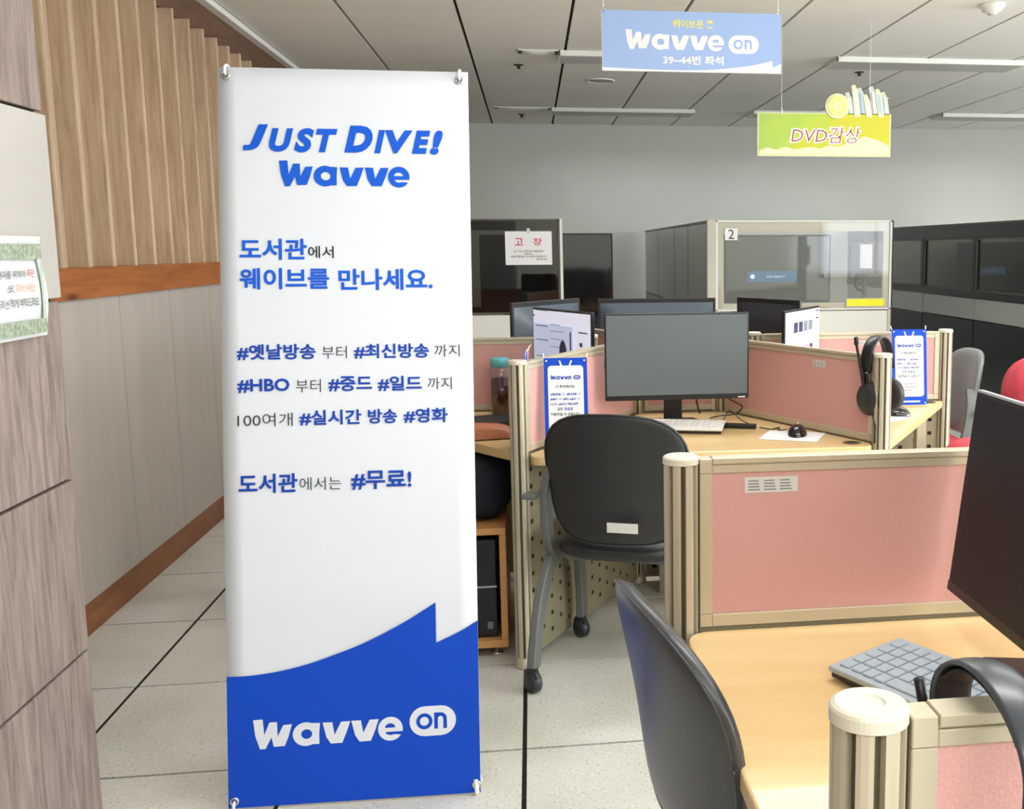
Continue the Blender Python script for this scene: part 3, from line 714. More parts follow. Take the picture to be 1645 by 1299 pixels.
# ================================================================== CUBICLE SYSTEM
def post_proto(h=1.0):
    t = thing('partition_post', 'x', 'post', (0, 0, 0), 0, 'round grooved partition posts')
    R = 0.029; pts = []
    for k in range(8):
        a = k*PI/4+PI/8
        for da, r in ((-0.24, R), (-0.1, R+0.0003), (0.1, R+0.0003), (0.24, R), (0.25, R-0.009), (0.53, R-0.009)):
            pts.append((r*math.cos(a+da), r*math.sin(a+da)))
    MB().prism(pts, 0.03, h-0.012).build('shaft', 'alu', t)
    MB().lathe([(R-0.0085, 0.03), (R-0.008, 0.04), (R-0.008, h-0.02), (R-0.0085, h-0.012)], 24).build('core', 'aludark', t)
    MB().lathe([(0, h+0.0005), (0.011, h+0.001), (0.013, h+0.0025), (0.026, h+0.0025), (0.0292, h+0.001), (0.0306, h-0.0012), (0.0306, h-0.011), (0, h-0.011)], 48).build('cap', 'cap', t)
    MB().lathe([(0.0, 0.0), (0.033, 0.0), (0.033, 0.006), (0.0305, 0.012), (0.0305, 0.035), (0, 0.035)], 28).build('foot', 'alu', t, smooth=True)
    return t
P1 = Vector((-.052, 3.315, 0)); PL = Vector((.402, 4.135, 0)); PR = Vector((.748, 4.135, 0)); P5 = Vector((1.137, 3.315, 0))
QL = Vector((.23, 4.275, 0)); QR = Vector((.905, 4.27, 0)); P7 = Vector((-.70, 4.29, 0)); P6 = Vector((1.735, 4.26, 0))
PL2 = Vector((.402, 4.42, 0)); PR2 = Vector((.748, 4.42, 0)); P12 = Vector((-.06, 5.33, 0)); P52 = Vector((1.21, 5.33, 0))
P3 = Vector((.240, 1.715, 0)); P4 = Vector((.247, .735, 0)); P8 = Vector((1.30, 1.715, 0)); P9 = Vector((1.30, .735, 0))
pp = post_proto()
posts = [(P1, 'round grooved post at the left end of the middle seat, beside the aisle'), (PL, 'grooved post left of the middle monitor stand'), (PR, 'grooved post right of the middle monitor stand'),
    (P5, 'grooved post with a headset hanging on it'), (QL, 'grooved post behind the left lit monitor'), (QR, 'grooved post just right of the middle monitor, seen above it'), (P7, 'grooved post at the far left wing end'), (P6, 'tall grooved post beside the grey chair and small right banner'),
    (PL2, 'rear left hub post'), (PR2, 'rear right hub post'), (P12, 'rear left outer post'), (P52, 'rear right outer post'),
    (P3, 'grooved post beside the black chair, left end of the near pink screen'), (P4, 'nearest grooved post with a large round cap, bottom right'), (P8, 'post hidden at the right end of the near pink screen'), (P9, 'post hidden at the lower right corner')]
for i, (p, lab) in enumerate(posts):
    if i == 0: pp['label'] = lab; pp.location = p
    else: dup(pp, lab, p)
def partition(a, b, label, low='perf', cells=None, sticker=None, z0=0.705, zt=0.994):
    d = (b-a); L = d.length; an = math.atan2(d.y, d.x)
    t = thing('partition_screen', label, 'partition', a, an, 'pink desk screens')
    e0, e1 = 0.03, L-0.03; th = 0.014; fw = 0.021 if L > 0.6 else 0.018
    MB().box(e0+fw+.0005, e1-fw-.0005, -th-.001, th+.001, zt-0.010, zt).box(e0+fw, e1-fw, -th+0.003, th-0.003, zt-0.013, zt-0.009).box(e0+fw, e1-fw, -th, th, zt-0.026, zt-0.0125).build('top_rail', 'alu', t, bevel=0.0010, seg=1)
    MB().box(e0+fw, e1-fw, -th, th, z0, z0+0.022).build('bottom_rail', 'alu', t, bevel=0.0012, seg=1)
    for x in (e0, e1-fw):
        MB().box(x, x+fw, -th, th, z0+0.0225, zt-0.0265).build('stile', 'alu', t, bevel=0.0010, seg=1)
        MB().box(x, x+fw, -th, th, zt-0.026, zt-0.001).build('corner_block', 'alu', t, bevel=0.001, seg=1)
        MB().box(x, x+fw, -th, th, z0, z0+0.022).build('corner_block', 'alu', t, bevel=0.001, seg=1)
    MB().box(e0+fw, e1-fw, -th+0.004, th-0.004, z0+0.022, zt-0.026).build('fabric_panel', 'pink', t)
    if sticker:
        for (sx, sz, sw, sh, sd) in sticker:
            yy = (-th+0.004-0.0006) if sd < 0 else (th-0.004+0.0006)
            k = MB().box(sx, sx+sw, yy-0.0004, yy+0.0004, sz, sz+sh).build('inventory_sticker', 'stickerp', t)
            mb2 = MB()
            for r in range(4):
                for c_ in range(3): mb2.box(sx+0.006+c_*(sw-0.01)/3, sx+(c_+1)*(sw-0.01)/3-0.001*(r+1), yy-0.0007*(1 if sd < 0 else -1)-0.0001, yy-0.0007*(1 if sd < 0 else -1)+0.0001, sz+sh*(0.16+0.19*r), sz+sh*(0.16+0.19*r)+sh*0.07)
            mb2.build('printed_lines', 'greyink', k)
    if low == 'perf':
        m_ = MB(); cw, ch = 0.062, 0.058; n = int((e1-e0)/cw); cw = (e1-e0)/n
        for i in range(n):
            off = 0 if i % 2 == 0 else ch/2
            z = 0.035-off; x = e0+i*cw
            while z < 0.70:
                a0, a1 = max(z, 0.035), min(z+ch, 0.70)
                hz0, hz1 = z+ch/2-0.0075, z+ch/2+0.0075; hx0, hx1 = x+cw/2-0.009, x+cw/2+0.009
                if a1-a0 > 0.004:
                    if hz0 > a0+0.001 and hz1 < a1-0.001:
                        o_ = [m_.b.verts.new((px, 0, pz)) for px, pz in ((x, a0), (x+cw, a0), (x+cw, a1), (x, a1))]
                        i_ = [m_.b.verts.new((px, 0, pz)) for px, pz in ((hx0, hz0), (hx1, hz0), (hx1, hz1), (hx0, hz1))]
                        for q in range(4): m_.b.faces.new([o_[q], o_[(q+1)%4], i_[(q+1)%4], i_[q]])
                    else:
                        m_.b.faces.new([m_.b.verts.new((px, 0, pz)) for px, pz in ((x, a0), (x+cw, a0), (x+cw, a1), (x, a1))])
                z += ch
        bmesh.ops.remove_doubles(m_.b, verts=m_.b.verts[:], dist=0.0001)
        m_.build('perforated_panel', 'perf', t, solid=0.010)
        MB().box(e0+0.004, e1-0.004, -0.001, 0.001, 0.037, 0.699).build('hole_shade_sheet', 'blackm', t)  # black sheet added as the shade behind the holes
        MB().box(e0, e1, -0.004, 0.004, 0.02, 0.036).build('lower_edge', 'perf', t)
    elif low == 'solid':
        MB().box(e0, e1, -0.008, 0.008, 0.03, z0).build('lower_panel', 'perf', t)
    return t
partition(P1, PL, 'pink screen on the left of the middle seat, behind the small banner')
partition(PL, PR, 'short pink screen behind the middle monitor stand')
partition(PR, P5, 'pink screen right of the middle monitor, headset hung at its end', sticker=[(0.57, 0.930, 0.065, 0.024, -1)])
partition(QL, P7, 'pink screen behind the drink bottle, left wing')
partition(QR, P6, 'pink screen behind the headset, with the small right banner before it', sticker=[(0.44, 0.940, 0.10, 0.020, -1)])
partition(PL2, P12, 'rear left pink screen beyond the monitors', low='solid'); partition(PR2, P52, 'rear right pink screen beyond the monitors', low='solid'); partition(PL2, PR2, 'short rear pink screen beyond the middle monitor', low='solid')
partition(P3, P8, 'large near pink screen with a white inventory sticker', zt=0.998, sticker=[(0.107, 0.936, 0.092, 0.027, -1)], low='solid')
partition(P4, P9, 'nearest pink screen at the bottom right corner', low='solid')

def desk(name, poly, label, z=0.70, th=0.030, legs=()):
    t = thing('desk', label, 'desk', (poly[0][0], poly[0][1], 0))
    ox, oy = poly[0][:2]
    # rounded corners where asked
    pts = []
    n = len(poly)
    for i, p in enumerate(poly):
        r = p[2] if len(p) > 2 else 0.0
        a = Vector(poly[i-1][:2])-Vector(p[:2]); b = Vector(poly[(i+1)%n][:2])-Vector(p[:2]); c = Vector(p[:2])
        if r:
            A = c+a.normalized()*r; B = c+b.normalized()*r
            for k in range(7):
                q = k/6; v = A*(1-q)**2+c*2*q*(1-q)+B*q*q; pts.append((v.x-ox, v.y-oy))
        else: pts.append((c.x-ox, c.y-oy))
    MB().prism(pts, z-th, z).build('worktop', 'maple', t, bevel=0.004)
    for lx, ly in legs:
        MB().box(lx-ox-0.02, lx-ox+0.02, ly-oy-0.02, ly-oy+0.02, 0, z-th).build('leg', 'alu', t, bevel=0.003)
    return t
def inset(p, q, r, d): return p
desk('desk', [(-.010, 3.275, .03), (1.095, 3.275, .03), (1.105, 3.34), (.742, 4.105), (.41, 4.105), (-.020, 3.335)], 'maple worktop of the middle seat under the grey monitor', legs=((0.56, 4.05),))
desk('desk', [(-.075, 3.37, .05), (-.70, 4.25), (.21, 4.245), (.36, 4.12), (-.05, 3.40)], 'maple worktop left of the grooved post, holding a bottle and pouch', legs=((-0.3, 4.15),))
desk('desk', [(1.175, 3.34, .03), (1.145, 3.39), (.785, 4.15), (.92, 4.245), (1.715, 4.225)], 'maple worktop at the right, holding a mouse and small banner', legs=((1.57, 4.10),))
desk('desk', [(.243, 1.698, .05), (1.28, 1.698), (1.28, .755), (.243, .755, .05)], 'large near maple worktop with a grey keyboard', legs=((1.2, 1.2), (0.6, 1.6)))
desk('desk', [(-.03, 5.40, .04), (.40, 4.455), (.75, 4.455), (1.18, 5.40, .04)], 'rear worktop beyond the middle monitor')
desk('desk', [(-.70, 4.33), (.22, 4.31), (.36, 4.43), (-.10, 5.30)], 'rear worktop of the far left seat'); desk('desk', [(.93, 4.30), (1.73, 4.30), (1.25, 5.3), (.79, 4.43)], 'rear worktop of the far right seat')
def grommet(x, y, lab):
    t = thing('cable_grommet', lab, 'cable grommet', (x, y, 0.70))
    MB().lathe([(0.0, 0.001), (0.022, 0.001), (0.024, 0.003), (0.03, 0.002), (0.031, 0.0)], 24).build('ring', mat('brown grommet', (110, 84, 66), 0.5), t, smooth=True)
    MB().lathe([(0, 0.0015), (0.02, 0.0015), (0.02, 0.0025), (0, 0.0025)], 20).build('lid', 'blackm', t)
    return t
grommet(1.045, 3.345, 'brown cable grommet at the front edge of the middle worktop'); grommet(1.64, 4.19, 'brown cable grommet beside the small right banner')

# ------------------------------------------------------------------ monitors
def monitor(label, x, y, rz, zb, w=0.545, h=0.325, tilt=0.0, scr='screen', back='monback', bezel=0.006, chin=0.018, stand=True, z_desk=0.70, neck_y=0.045):
    t = thing('monitor', label, 'monitor', (x, y, z_desk), rz)
    m = Matrix.Translation((0, 0, zb-z_desk)) @ Matrix.Rotation(-tilt, 4, 'X')
    cb = MB(); cb.box(-w/2, w/2, 0, 0.014, 0, h, m); c = cb.build('casing', 'black', t, bevel=0.003)
    MB().box(-w/2+bezel, w/2-bezel, -0.0012, 0.002, chin, h-bezel, m).build('screen', scr, t)
    MB().box(-w/2+0.002, w/2-0.002, -0.002, 0.006, 0, chin, m).build('chin', 'black', t, bevel=0.0015, seg=1)
    def bk(u, v):
        xx = (-w/2+0.012)+(w-0.024)*u; zz_ = 0.02+(h-0.04)*v
        return m @ Vector((xx, 0.014+0.028*min(1, 6*min(u, 1-u, v*0.7+.001, (1-v)*0.7+.001)), zz_))
    MB().grid(bk, 16, 12).build('back_shell', back, t, smooth=True)
    if stand:
        MB().prism([(-0.035, 0.004), (0.035, 0.004), (0.03, zb-z_desk+0.12), (-0.03, zb-z_desk+0.12)], neck_y, neck_y+0.015, 'y').build('stand_neck', 'black', t, bevel=0.003)
        MB().prism([(-0.11, 0.0), (0.11, 0.0), (0.085, 0.11), (-0.085, 0.11)], 0.0, 0.008, 'z', Matrix.Translation((0, neck_y-0.055, 0))).build('stand_base', 'black', t, bevel=0.003)
        if neck_y > 0.05: MB().box(-0.03, 0.03, 0.03, neck_y+0.005, zb-z_desk+0.07, zb-z_desk+0.12).build('arm_mount', 'black', t, bevel=0.003)
    return t
mon = monitor('large grey blank monitor on the middle desk', 0.513, 3.74, 0.0, 0.8035, w=0.524, h=0.313, neck_y=0.13)
rect('maker_badge', 0.222, 0.107, 0.248, 0.1115, 'white', mon, 0.0035)
MB().box(-0.2655, -0.262, 0.002, 0.01, 0.22, 0.29).build('side_button', 'chrome', mon)
# left and right wing monitors with lit pages
mL = monitor('lit monitor showing a web page, left of the grey blank monitor', 0.105, 4.03, math.atan2(-.43, .215), 0.792, w=0.47, h=0.325, scr='lightscreen', bezel=0.008)
def page_left(t, zb):
    k = zb-0.70+0.03
    rect('page_panel', -0.22, k+0.04, 0.10, k+0.235, 'scrblue', t, 0.003)
    for i, (x0, z0, x1, z1, mm) in enumerate(((-0.20, .225, -.10, .228, 'scrink'), (-.2, .17, -.1, .173, 'scrink'), (-.2, .105, -.08, .108, 'greyink'), (-.08, .235, -.0, .237, 'greyink'), (-.08, .21, .03, .212, 'greyink'), (-.08, .18, 0.03, .182, 'greyink'), (-.08, .15, .03, .152, 'greyink'),
            (.14, .215, .21, .220, 'greyink'), (.15, .165, .17, .18, 'scrink'), (.15, .13, .17, .145, 'scrink'), (.15, .095, .17, .11, 'scrink'), (-.23, .262, -.21, .268, 'scrink'), (-.2, .285, -.1, .287, 'greyink'))):
        rect('page_line', x0, k+z0, x1, k+z1, mm, t, 0.0036)
    shape('page_picture', [[(x, z+k) for x, z in arc(0.02, 0.13, 0.03, 0.05, 0, 360, 16)[:-1]]], 'scrink', t, 0.004)
    rect('page_line', 0.075, k+.07, 0.085, k+.215, 'scrink', t, 0.0038)
page_left(mL, 0.792)
mR = monitor('lit monitor showing a web page with pictures, right of the grey blank monitor', 1.057, 4.05, math.atan2(.40, .255), 0.785, w=0.44, h=0.325, scr='lightscreen', bezel=0.008)
k = 0.135
for i in range(4): rect('thumbnail', -0.12+i*0.062, k+.185, -0.072+i*0.062, k+.225, 'scrink' if i < 2 else 'greyink', mR, 0.003)
rect('page_picture', -0.11, k+.05, 0.12, k+.13, 'scrpink', mR, 0.003); rect('page_picture', -0.11, k+.05, -0.05, k+.13, 'scrink', mR, 0.0035); rect('page_picture', 0.08, k+.05, 0.12, k+.13, 'scrink', mR, 0.0035)
for z_ in (.255, .225): rect('page_line', 0.16, k+z_, 0.20, k+z_+.006, 'scrink', mR, 0.003)
monitor('blue-grey monitor back standing behind the grey blank monitor', 0.566, 4.82, PI, 0.785, w=0.545, h=0.335, back='monback')
monitor('blue-grey monitor back angled behind the left lit monitor', 0.053, 4.58, math.atan2(-(5.14-4.74), -(.215+.097)), 0.797, w=0.48, h=0.33, back='monback')
monitor('black monitor back angled behind the right lit monitor', 1.03, 4.53, math.atan2(-(4.62-5.09), -(1.216-.965)), 0.797, w=0.42, h=0.33, back='monback2')
# near right monitor, faces -X, leans back
mN = monitor('large dark monitor at the right edge on the near worktop', 0.697, 1.39, -PI/2, 0.762, w=0.56, h=0.345, tilt=0.12, scr='screend')

k_ = Matrix.Translation((0, 0, 0.762-0.70)) @ Matrix.Rotation(-0.12, 4, 'X')
MB().box(-0.279, 0.279, -0.0005, 0.012, 0.345, 0.349, k_).build('edge_glint_strip', 'silver', mN)  # silver strip stands for light caught on the top bevel
# ------------------------------------------------------------------ keyboards
def keyboard(label, x, y, z, rz, w=0.36, d=0.15, body='silver', keym='key', tilt=0.05):
    t = thing('keyboard', label, 'keyboard', (x, y, z), rz, rot=(tilt, 0, rz))
    MB().box(-w/2, w/2, -d/2, d/2, 0.004, 0.014).build('case', body, t, bevel=0.003)
    MB().box(-w/2+0.004, w/2-0.004, -d/2+0.004, d/2-0.004, -0.004, 0.004).build('base', 'black', t)
    km = None; rows = 5; cols = 15; kw = (w-0.02)/cols; kd = (d-0.022)/rows
    for r in range(rows):
        c = 0
        while c < cols:
            span = 1
            if r == 0 and c == 4: span = 5
            if c == 13 and r in (1, 2): span = 2
            if km is None or span > 1:
                o = MB().box(-kw*span/2+0.0016, kw*span/2-0.0016, -kd/2+0.0016, kd/2-0.0016, 0, 0.004).build('key', keym, t, bevel=0.0012, seg=1)
                if span == 1: km = o
            else:
                o = km.copy(); col.objects.link(o); o.parent = t
            o.location = (-w/2+0.01+kw*(c+span/2), -d/2+0.011+kd*(r+0.5), 0.0135)
            c += span
    return t
keyboard('compact grey keyboard lying on the near worktop', 0.583, 1.345, 0.714, -1.07, w=0.36, d=0.158)
keyboard('pale keyboard under the grey blank monitor', 0.505, 3.68, 0.712, -0.28, w=0.33, d=0.13, body='whitep', keym='whitep', tilt=0.08)

# ------------------------------------------------------------------ mice, pads, cables
def mouse(label, x, y, z, rz, s=1.0):
    t = thing('mouse', label, 'mouse', (x, y, z), rz)
    def f(u, v):
        a = u*2*PI; r = math.sin(v*PI/2)
        return Vector((0.031*s*r*math.cos(a), 0.056*s*r*math.sin(a), 0.034*s*max(0, 1-r**2.6)**0.6))
    MB().grid(f, 24, 10).build('shell', mat('glossy black', (16, 16, 18), 0.12, spec=0.8), t, smooth=True)
    MB().torus(0.007*s, 0.003*s, (0, 0.028*s, 0.027*s), Matrix.Rotation(PI/2, 3, 'Y'), 14, 6).build('wheel', 'chrome', t, smooth=True)
    return t
def pad(label, x, y, z, rz, w=0.22, d=0.18, m='white'):
    t = tag(MB().box(-w/2, w/2, -d/2, d/2, 0, 0.004).build('mouse_pad', m, bevel=0.006), label, 'mouse pad'); t.location = (x, y, z); t.rotation_euler = (0, 0, rz); return t
pad('white mouse pad on the middle worktop', 0.878, 3.49, 0.7005, -0.45, 0.20, 0.17)
mouse('glossy black mouse on the white pad of the middle worktop', 0.898, 3.50, 0.7045, -0.3, 1.1)
pad('white mouse pad on the right worktop beside the headset post', 1.26, 3.83, 0.7005, 0.5, 0.24, 0.22)
mouse('black mouse on the right worktop beside the hanging headset', 1.375, 3.86, 0.7045, 1.2, 1.1)
hb = thing('usb_hub', 'small black hub box right of the pale keyboard', 'hub', (0.733, 3.69, 0.70), -0.35)
MB().box(-0.06, 0.06, -0.012, 0.012, 0.001, 0.018).build('case', 'black', hb, bevel=0.004)
MB().box(0.055, 0.0605, -0.006, 0.006, 0.005, 0.013).build('port', 'red', hb)
def cable(label, pts, r=0.003, m='black'):
    return tag(MB().tube(crv3(pts), r, 6).build('cable', m, smooth=True), label, 'cable')
def crv3(pts, n=6):
    pts = [Vector(p) for p in pts]; out = []
    for i in range(len(pts)-1):
        p0 = pts[max(i-1, 0)]; p1 = pts[i]; p2 = pts[i+1]; p3 = pts[min(i+2, len(pts)-1)]
        for k in range(n):
            t = k/n; out.append(0.5*((2*p1)+(-p0+p2)*t+(2*p0-5*p1+4*p2-p3)*t*t+(-p0+3*p1-3*p2+p3)*t**3))
    return out+[pts[-1]]
cable('black cable looping from the grey monitor down to the worktop', [(0.73, 4.03, 0.785), (0.765, 4.02, 0.755), (0.80, 3.98, 0.735), (0.76, 3.93, 0.715), (0.70, 3.915, 0.712), (0.66, 3.91, 0.7045)])
cable('thin black cable dropping behind the grey monitor stand', [(0.625, 4.04, 0.80), (0.63, 4.045, 0.75), (0.64, 4.03, 0.704)], 0.0035)
cable('thin black mouse cable running to the hub box', [(0.80, 3.665, 0.706), (0.835, 3.63, 0.704), (0.873, 3.66, 0.704), (0.853, 3.60, 0.705), (0.88, 3.575, 0.712)], 0.0022)
cable('short black cable between the hub box and the monitor', [(0.78, 3.69, 0.71), (0.75, 3.76, 0.72), (0.72, 3.82, 0.745), (0.68, 3.77, 0.704)], 0.0022)

# ------------------------------------------------------------------ headsets
def headset(t, mc, R, depth_ax):
    pass
hs = thing('headset', 'black over-ear headset with microphone hung over the post end of the pink screen', 'headset', (1.145, 3.395, 1.0), -0.85)
hs.scale = (1.28, 1.12, 1.12)
# local X along the screen, local Y across it; band arches across the screen top
def arch(w, top, drop, n=18, lean=0.0):
    out = []
    for i in range(n+1):
        a = PI*i/n
        out.append(Vector((lean*math.sin(a), -w*math.cos(a), drop+(top-drop)*math.sin(a)**0.75 if 0 < i < n else drop)))
    return out
MB().tube(arch(0.062, 0.040, -0.07), (0.0035), 8).build('headband_core', 'black', hs, smooth=True)
b_ = MB(); b_.tube(arch(0.066, 0.044, -0.055), [(0.005, 0.018)]*19, 10, flat=(0, -1, 0)); b_.build('headband', 'black', hs, smooth=True)
for sgn, nm in ((-1, 'near'), (1, 'far')):
    yv = sgn*0.062
    MB().tube([(0, yv, -0.045), (0.004, yv*1.05, -0.085), (0.012, yv*1.05, -0.12)], [(0.005, 0.012)]*3, 8, flat=(0, 1, 0)).build('yoke', 'black', hs, smooth=True)
    MB().box(-0.007, 0.007, yv-0.006, yv+0.006, -0.062, -0.052).build('slider', 'chrome', hs, bevel=0.001)
    mm_ = Matrix.Translation((0.012, yv*0.92, -0.135)) @ Matrix.Rotation(-sgn*PI/2, 4, 'X') @ Matrix.Diagonal((1.0, 1.26, 1, 1))
    cup = MB().lathe([(0.0, 0.024), (0.018, 0.024), (0.026, 0.021), (0.034, 0.016), (0.040, 0.008), (0.041, 0.0), (0.039, -0.004)], 28, m=mm_).build('ear_cup', mat('dark grey plastic', (44, 45, 47), 0.35), hs, smooth=True)
    MB().torus(0.030, 0.011, (0, 0, 0), None, 28, 10).build('ear_cushion', 'vinyl', cup, smooth=True, matrix=mm_ @ Matrix.Translation((0, 0, -0.006)))
MB().tube(crv3([(0.0, -0.07, -0.12), (-0.008, -0.075, -0.06), (-0.018, -0.078, 0.0), (-0.022, -0.08, 0.025)]), [0.004]*19, 8).build('microphone_boom', 'black', hs, smooth=True)
MB().lathe([(0, -0.014), (0.006, -0.012), (0.0065, 0.010), (0, 0.013)], 12, m=Matrix.Translation((-0.023, -0.08, 0.036))).build('microphone', 'black', hs, smooth=True)
MB().tube(crv3([(0.02, -0.065, -0.172), (0.034, -0.075, -0.20), (0.040, -0.085, -0.24), (0.040, -0.085, -0.262)]), [0.0045]*4+[0.0028]*15, 6).build('cord', 'black', hs, smooth=True)

h2 = thing('headset', 'wide grey-black headset hung over the nearest pink screen, bottom right', 'headset', (0.352, 0.735, 0.968), 0)
n = 22; pts = []
for i in range(n+1):
    a = PI*1.0*i/n
    pts.append(Vector((-0.006+0.006*(i/n), 0.080*math.cos(a), 0.050*math.sin(a))))
pts = [Vector((-0.006, 0.078, -0.10)), Vector((-0.006, 0.080, -0.05))]+pts+[Vector((0.0, -0.080, -0.05)), Vector((-0.004, -0.078, -0.12)), Vector((-0.008, -0.074, -0.2))]
MB().tube(pts, [(0.004, 0.019)]*len(pts), 12, flat=(0, 1, 0)).build('headband', mat('blue grey shell', (54, 60, 66), 0.3, spec=0.6), h2, smooth=True)
MB().tube([Vector((p.x, p.y*0.93, p.z-0.006 if abs(p.y) < 0.07 else p.z)) for p in pts], [(0.003, 0.016)]*len(pts), 12, flat=(0, 1, 0)).build('band_padding', 'blackm', h2, smooth=True)
for yv, zz_ in ((0.078, -0.13), (-0.078, -0.25)):
    mm_ = Matrix.Translation((0, yv, zz_)) @ Matrix.Rotation(-math.copysign(PI/2, yv), 4, 'X')
    cup = MB().lathe([(0.0, 0.024), (0.02, 0.024), (0.036, 0.016), (0.042, 0.0), (0.038, -0.006)], 28, m=mm_).build('ear_cup', 'black', h2, smooth=True)
    MB().torus(0.030, 0.011, (0, 0, 0), None, 28, 10).build('ear_cushion', 'vinyl', cup, smooth=True, matrix=mm_ @ Matrix.Translation((0, 0, -0.008)))
MB().tube([(-0.022, 0.080, -0.06), (-0.028, 0.085, -0.01), (-0.032, 0.086, 0.012)], 0.005, 6).build('microphone_boom', 'black', h2, smooth=True)

# ------------------------------------------------------------------ small tabletop banners
def mini(label, x, y, z, rz, w=0.145, h=0.315, lean=0.12):
    t = thing('tabletop_banner', label, 'banner', (x, y, z), rz, 'small blue tabletop banners', rot=(-lean, 0, rz))
    MB().box(0, w, 0, 0.0012, 0.006, h).build('sheet', 'blue', t)
    s = w/0.145
    q = lambda v: v*s
    pw0, pw1, pz0, pz1, r = q(.013), w-q(.013), q(.040), h-q(.026), q(.012)
    shape('white_panel', [arc(pw0+r, pz1-r, r, r, 180, 90, 5)+arc(pw1-r, pz1-r, r, r, 90, 0, 5)+arc(pw1-r, pz0+r, r, r, 0, -90, 5)+arc(pw0+r, pz0+r, r, r, 270, 180, 5)], 'white', t, 0.0006)
    for sg_ in (-1, 1):
        cx_ = w/2+sg_*q(.013)
        shape('antenna', [[(cx_-q(.003), pz1-0.002), (cx_+q(.003), pz1-0.002), (cx_+sg_*q(.007)+q(.003), pz1+q(.017)), (cx_+sg_*q(.007)-q(.003), pz1+q(.017))]], 'white', t, 0.0007)
    top = h
    logo(q(.022), top-q(.073), q(.092), top-q(.058), 'blued', t, 0.001)
    pill(q(.098), top-q(.073), q(.122), top-q(.059), 'blued', 'white', t, 0.001)
    txt('이 좌석에서는', q(.038), top-q(.102), q(.103), top-q(.091), 'ink', t, 0.001, 0.02)
    for i, (a, b, c, d) in enumerate((('#옛날방송', ' 부터', '#최신방송', '까지'), ('#HBO', '부터', '#중드 #일드', '까지'), ('100여개', '', '#실시간 방송 #영화', ''))):
        zt = top-q(.118+.0165*i); zb_ = zt-q(.0085)
        xs = ((.02, .055), (.06, .069), (.074, .108), (.112, .121)) if i == 0 else (((.02, .043), (.049, .057), (.062, .106), (.11, .119)) if i == 1 else ((.02, .04), (0, 0), (.046, .114), (0, 0)))
        for (a0, a1), tx, thick in zip(xs, (a, b, c, d), (1, 0, 1, 0)):
            if tx: txt(tx.strip(), q(a0), zb_, q(a1), zt, 'blued' if (thick and not tx.startswith('1')) else 'greyink', t, 0.001, 0.035 if thick else 0.01, res=1)
    txt('모두', q(.043), top-q(.178), q(.061), top-q(.167), 'ink', t, 0.001, 0.025, res=1); txt('무료로', q(.066), top-q(.178), q(.095), top-q(.167), 'blued', t, 0.001, 0.025, res=1)
    txt('이용하실 수 있습니다.', q(.02), top-q(.195), q(.119), top-q(.184), 'ink', t, 0.001, 0.025, res=1)
    for i, (a0, a1) in enumerate(((.045, .095), (.05, .1), (.045, .085))): rect('fine_print', q(a0), top-q(.222+.013*i), q(a1), top-q(.219+.013*i), 'greyink', t, 0.001)
    rect('bottom_print', q(.03), q(.017), q(.115), q(.023), 'white', t, 0.001)
    for cx_ in (q(.009), w-q(.009)):
        for cz in (0.014, h-0.009):
            shape('eyelet', [arc(cx_, cz, .003, .003, 0, 360, 10)[:-1]], 'white', t, 0.0012)
    for cx_ in (q(.005), w-q(.005)):
        MB().tube([(cx_, 0.002, h-0.01), (cx_-0.005*(1 if cx_ < w/2 else -1), 0.006, h+0.006), (cx_-.006*(1 if cx_ < w/2 else -1), 0.012, h+0.014)], 0.0022, 6).build('top_clip', 'whitep', t)
        MB().tube([(cx_, 0.003, h-0.01), (w/2, 0.010, h*0.5)], 0.0015, 5).build('arm', 'whitep', t)
        MB().tube([(w/2, 0.010, h*0.5), (cx_, 0.004, 0.012), (cx_, -0.006, -0.001)], 0.002, 5).build('arm', 'whitep', t)
    MB().tube([(w/2, 0.010, h*0.5), (w/2, 0.085, 0.012)], 0.0018, 5).build('rear_leg', 'whitep', t)
    return t
mini('small blue banner on the middle worktop, against the left pink screen', 0.031, 3.365, 0.702, 0.0, w=0.139, h=0.298)
mini('small blue banner on the right worktop beyond the headset', 1.447, 4.085, 0.702, -0.02, w=0.146, h=0.315)
mini('small blue banner seen edge-on behind the left grooved post', -0.046, 3.56, 0.702, -PI/2-0.06, lean=0.08)

# ------------------------------------------------------------------ left desk clutter
bo = thing('drink_bottle', 'clear bottle of dark red drink with a teal lid', 'bottle', (-0.132, 4.17, 0.70))
MB().lathe([(0.0, 0.0), (0.036, 0.0), (0.039, 0.006), (0.039, 0.165), (0.034, 0.178), (0.034, 0.19), (0, 0.19)], 28).build('body', 'acryl', bo, smooth=True)
MB().lathe([(0.0, 0.003), (0.036, 0.003), (0.0365, 0.145), (0, 0.145)], 24).build('drink', 'tea', bo, smooth=True)
MB().lathe([(0.0, 0.225), (0.03, 0.225), (0.037, 0.221), (0.038, 0.19), (0, 0.19)], 28).build('lid', 'teal', bo, smooth=True)
nb = thing('laptop', 'closed black laptop lying behind the left grooved post', 'laptop', (-0.15, 3.93, 0.701), 0.3)
MB().box(-0.12, 0.14, -0.09, 0.09, 0, 0.016).build('body', 'black', nb, bevel=0.004); MB().box(-0.12, 0.14, -0.09, 0.09, 0.017, 0.022).build('lid', 'blackm', nb, bevel=0.002)
MB().box(-0.02, 0.02, -0.001, 0.001, 0.0, 0.001).build('hinge', 'blackm', nb)
pc = thing('pouch', 'tan leather pouch lying on the left worktop', 'pouch', (-0.215, 3.66, 0.70), 0.15)
MB().grid(lambda u, v: Vector((-0.16+0.30*u, -0.075+0.15*v, 0.004+0.048*(max(0, math.sin(PI*u)*math.sin(PI*v)))**0.28)), 20, 12).build('body', 'leather', pc, smooth=True)
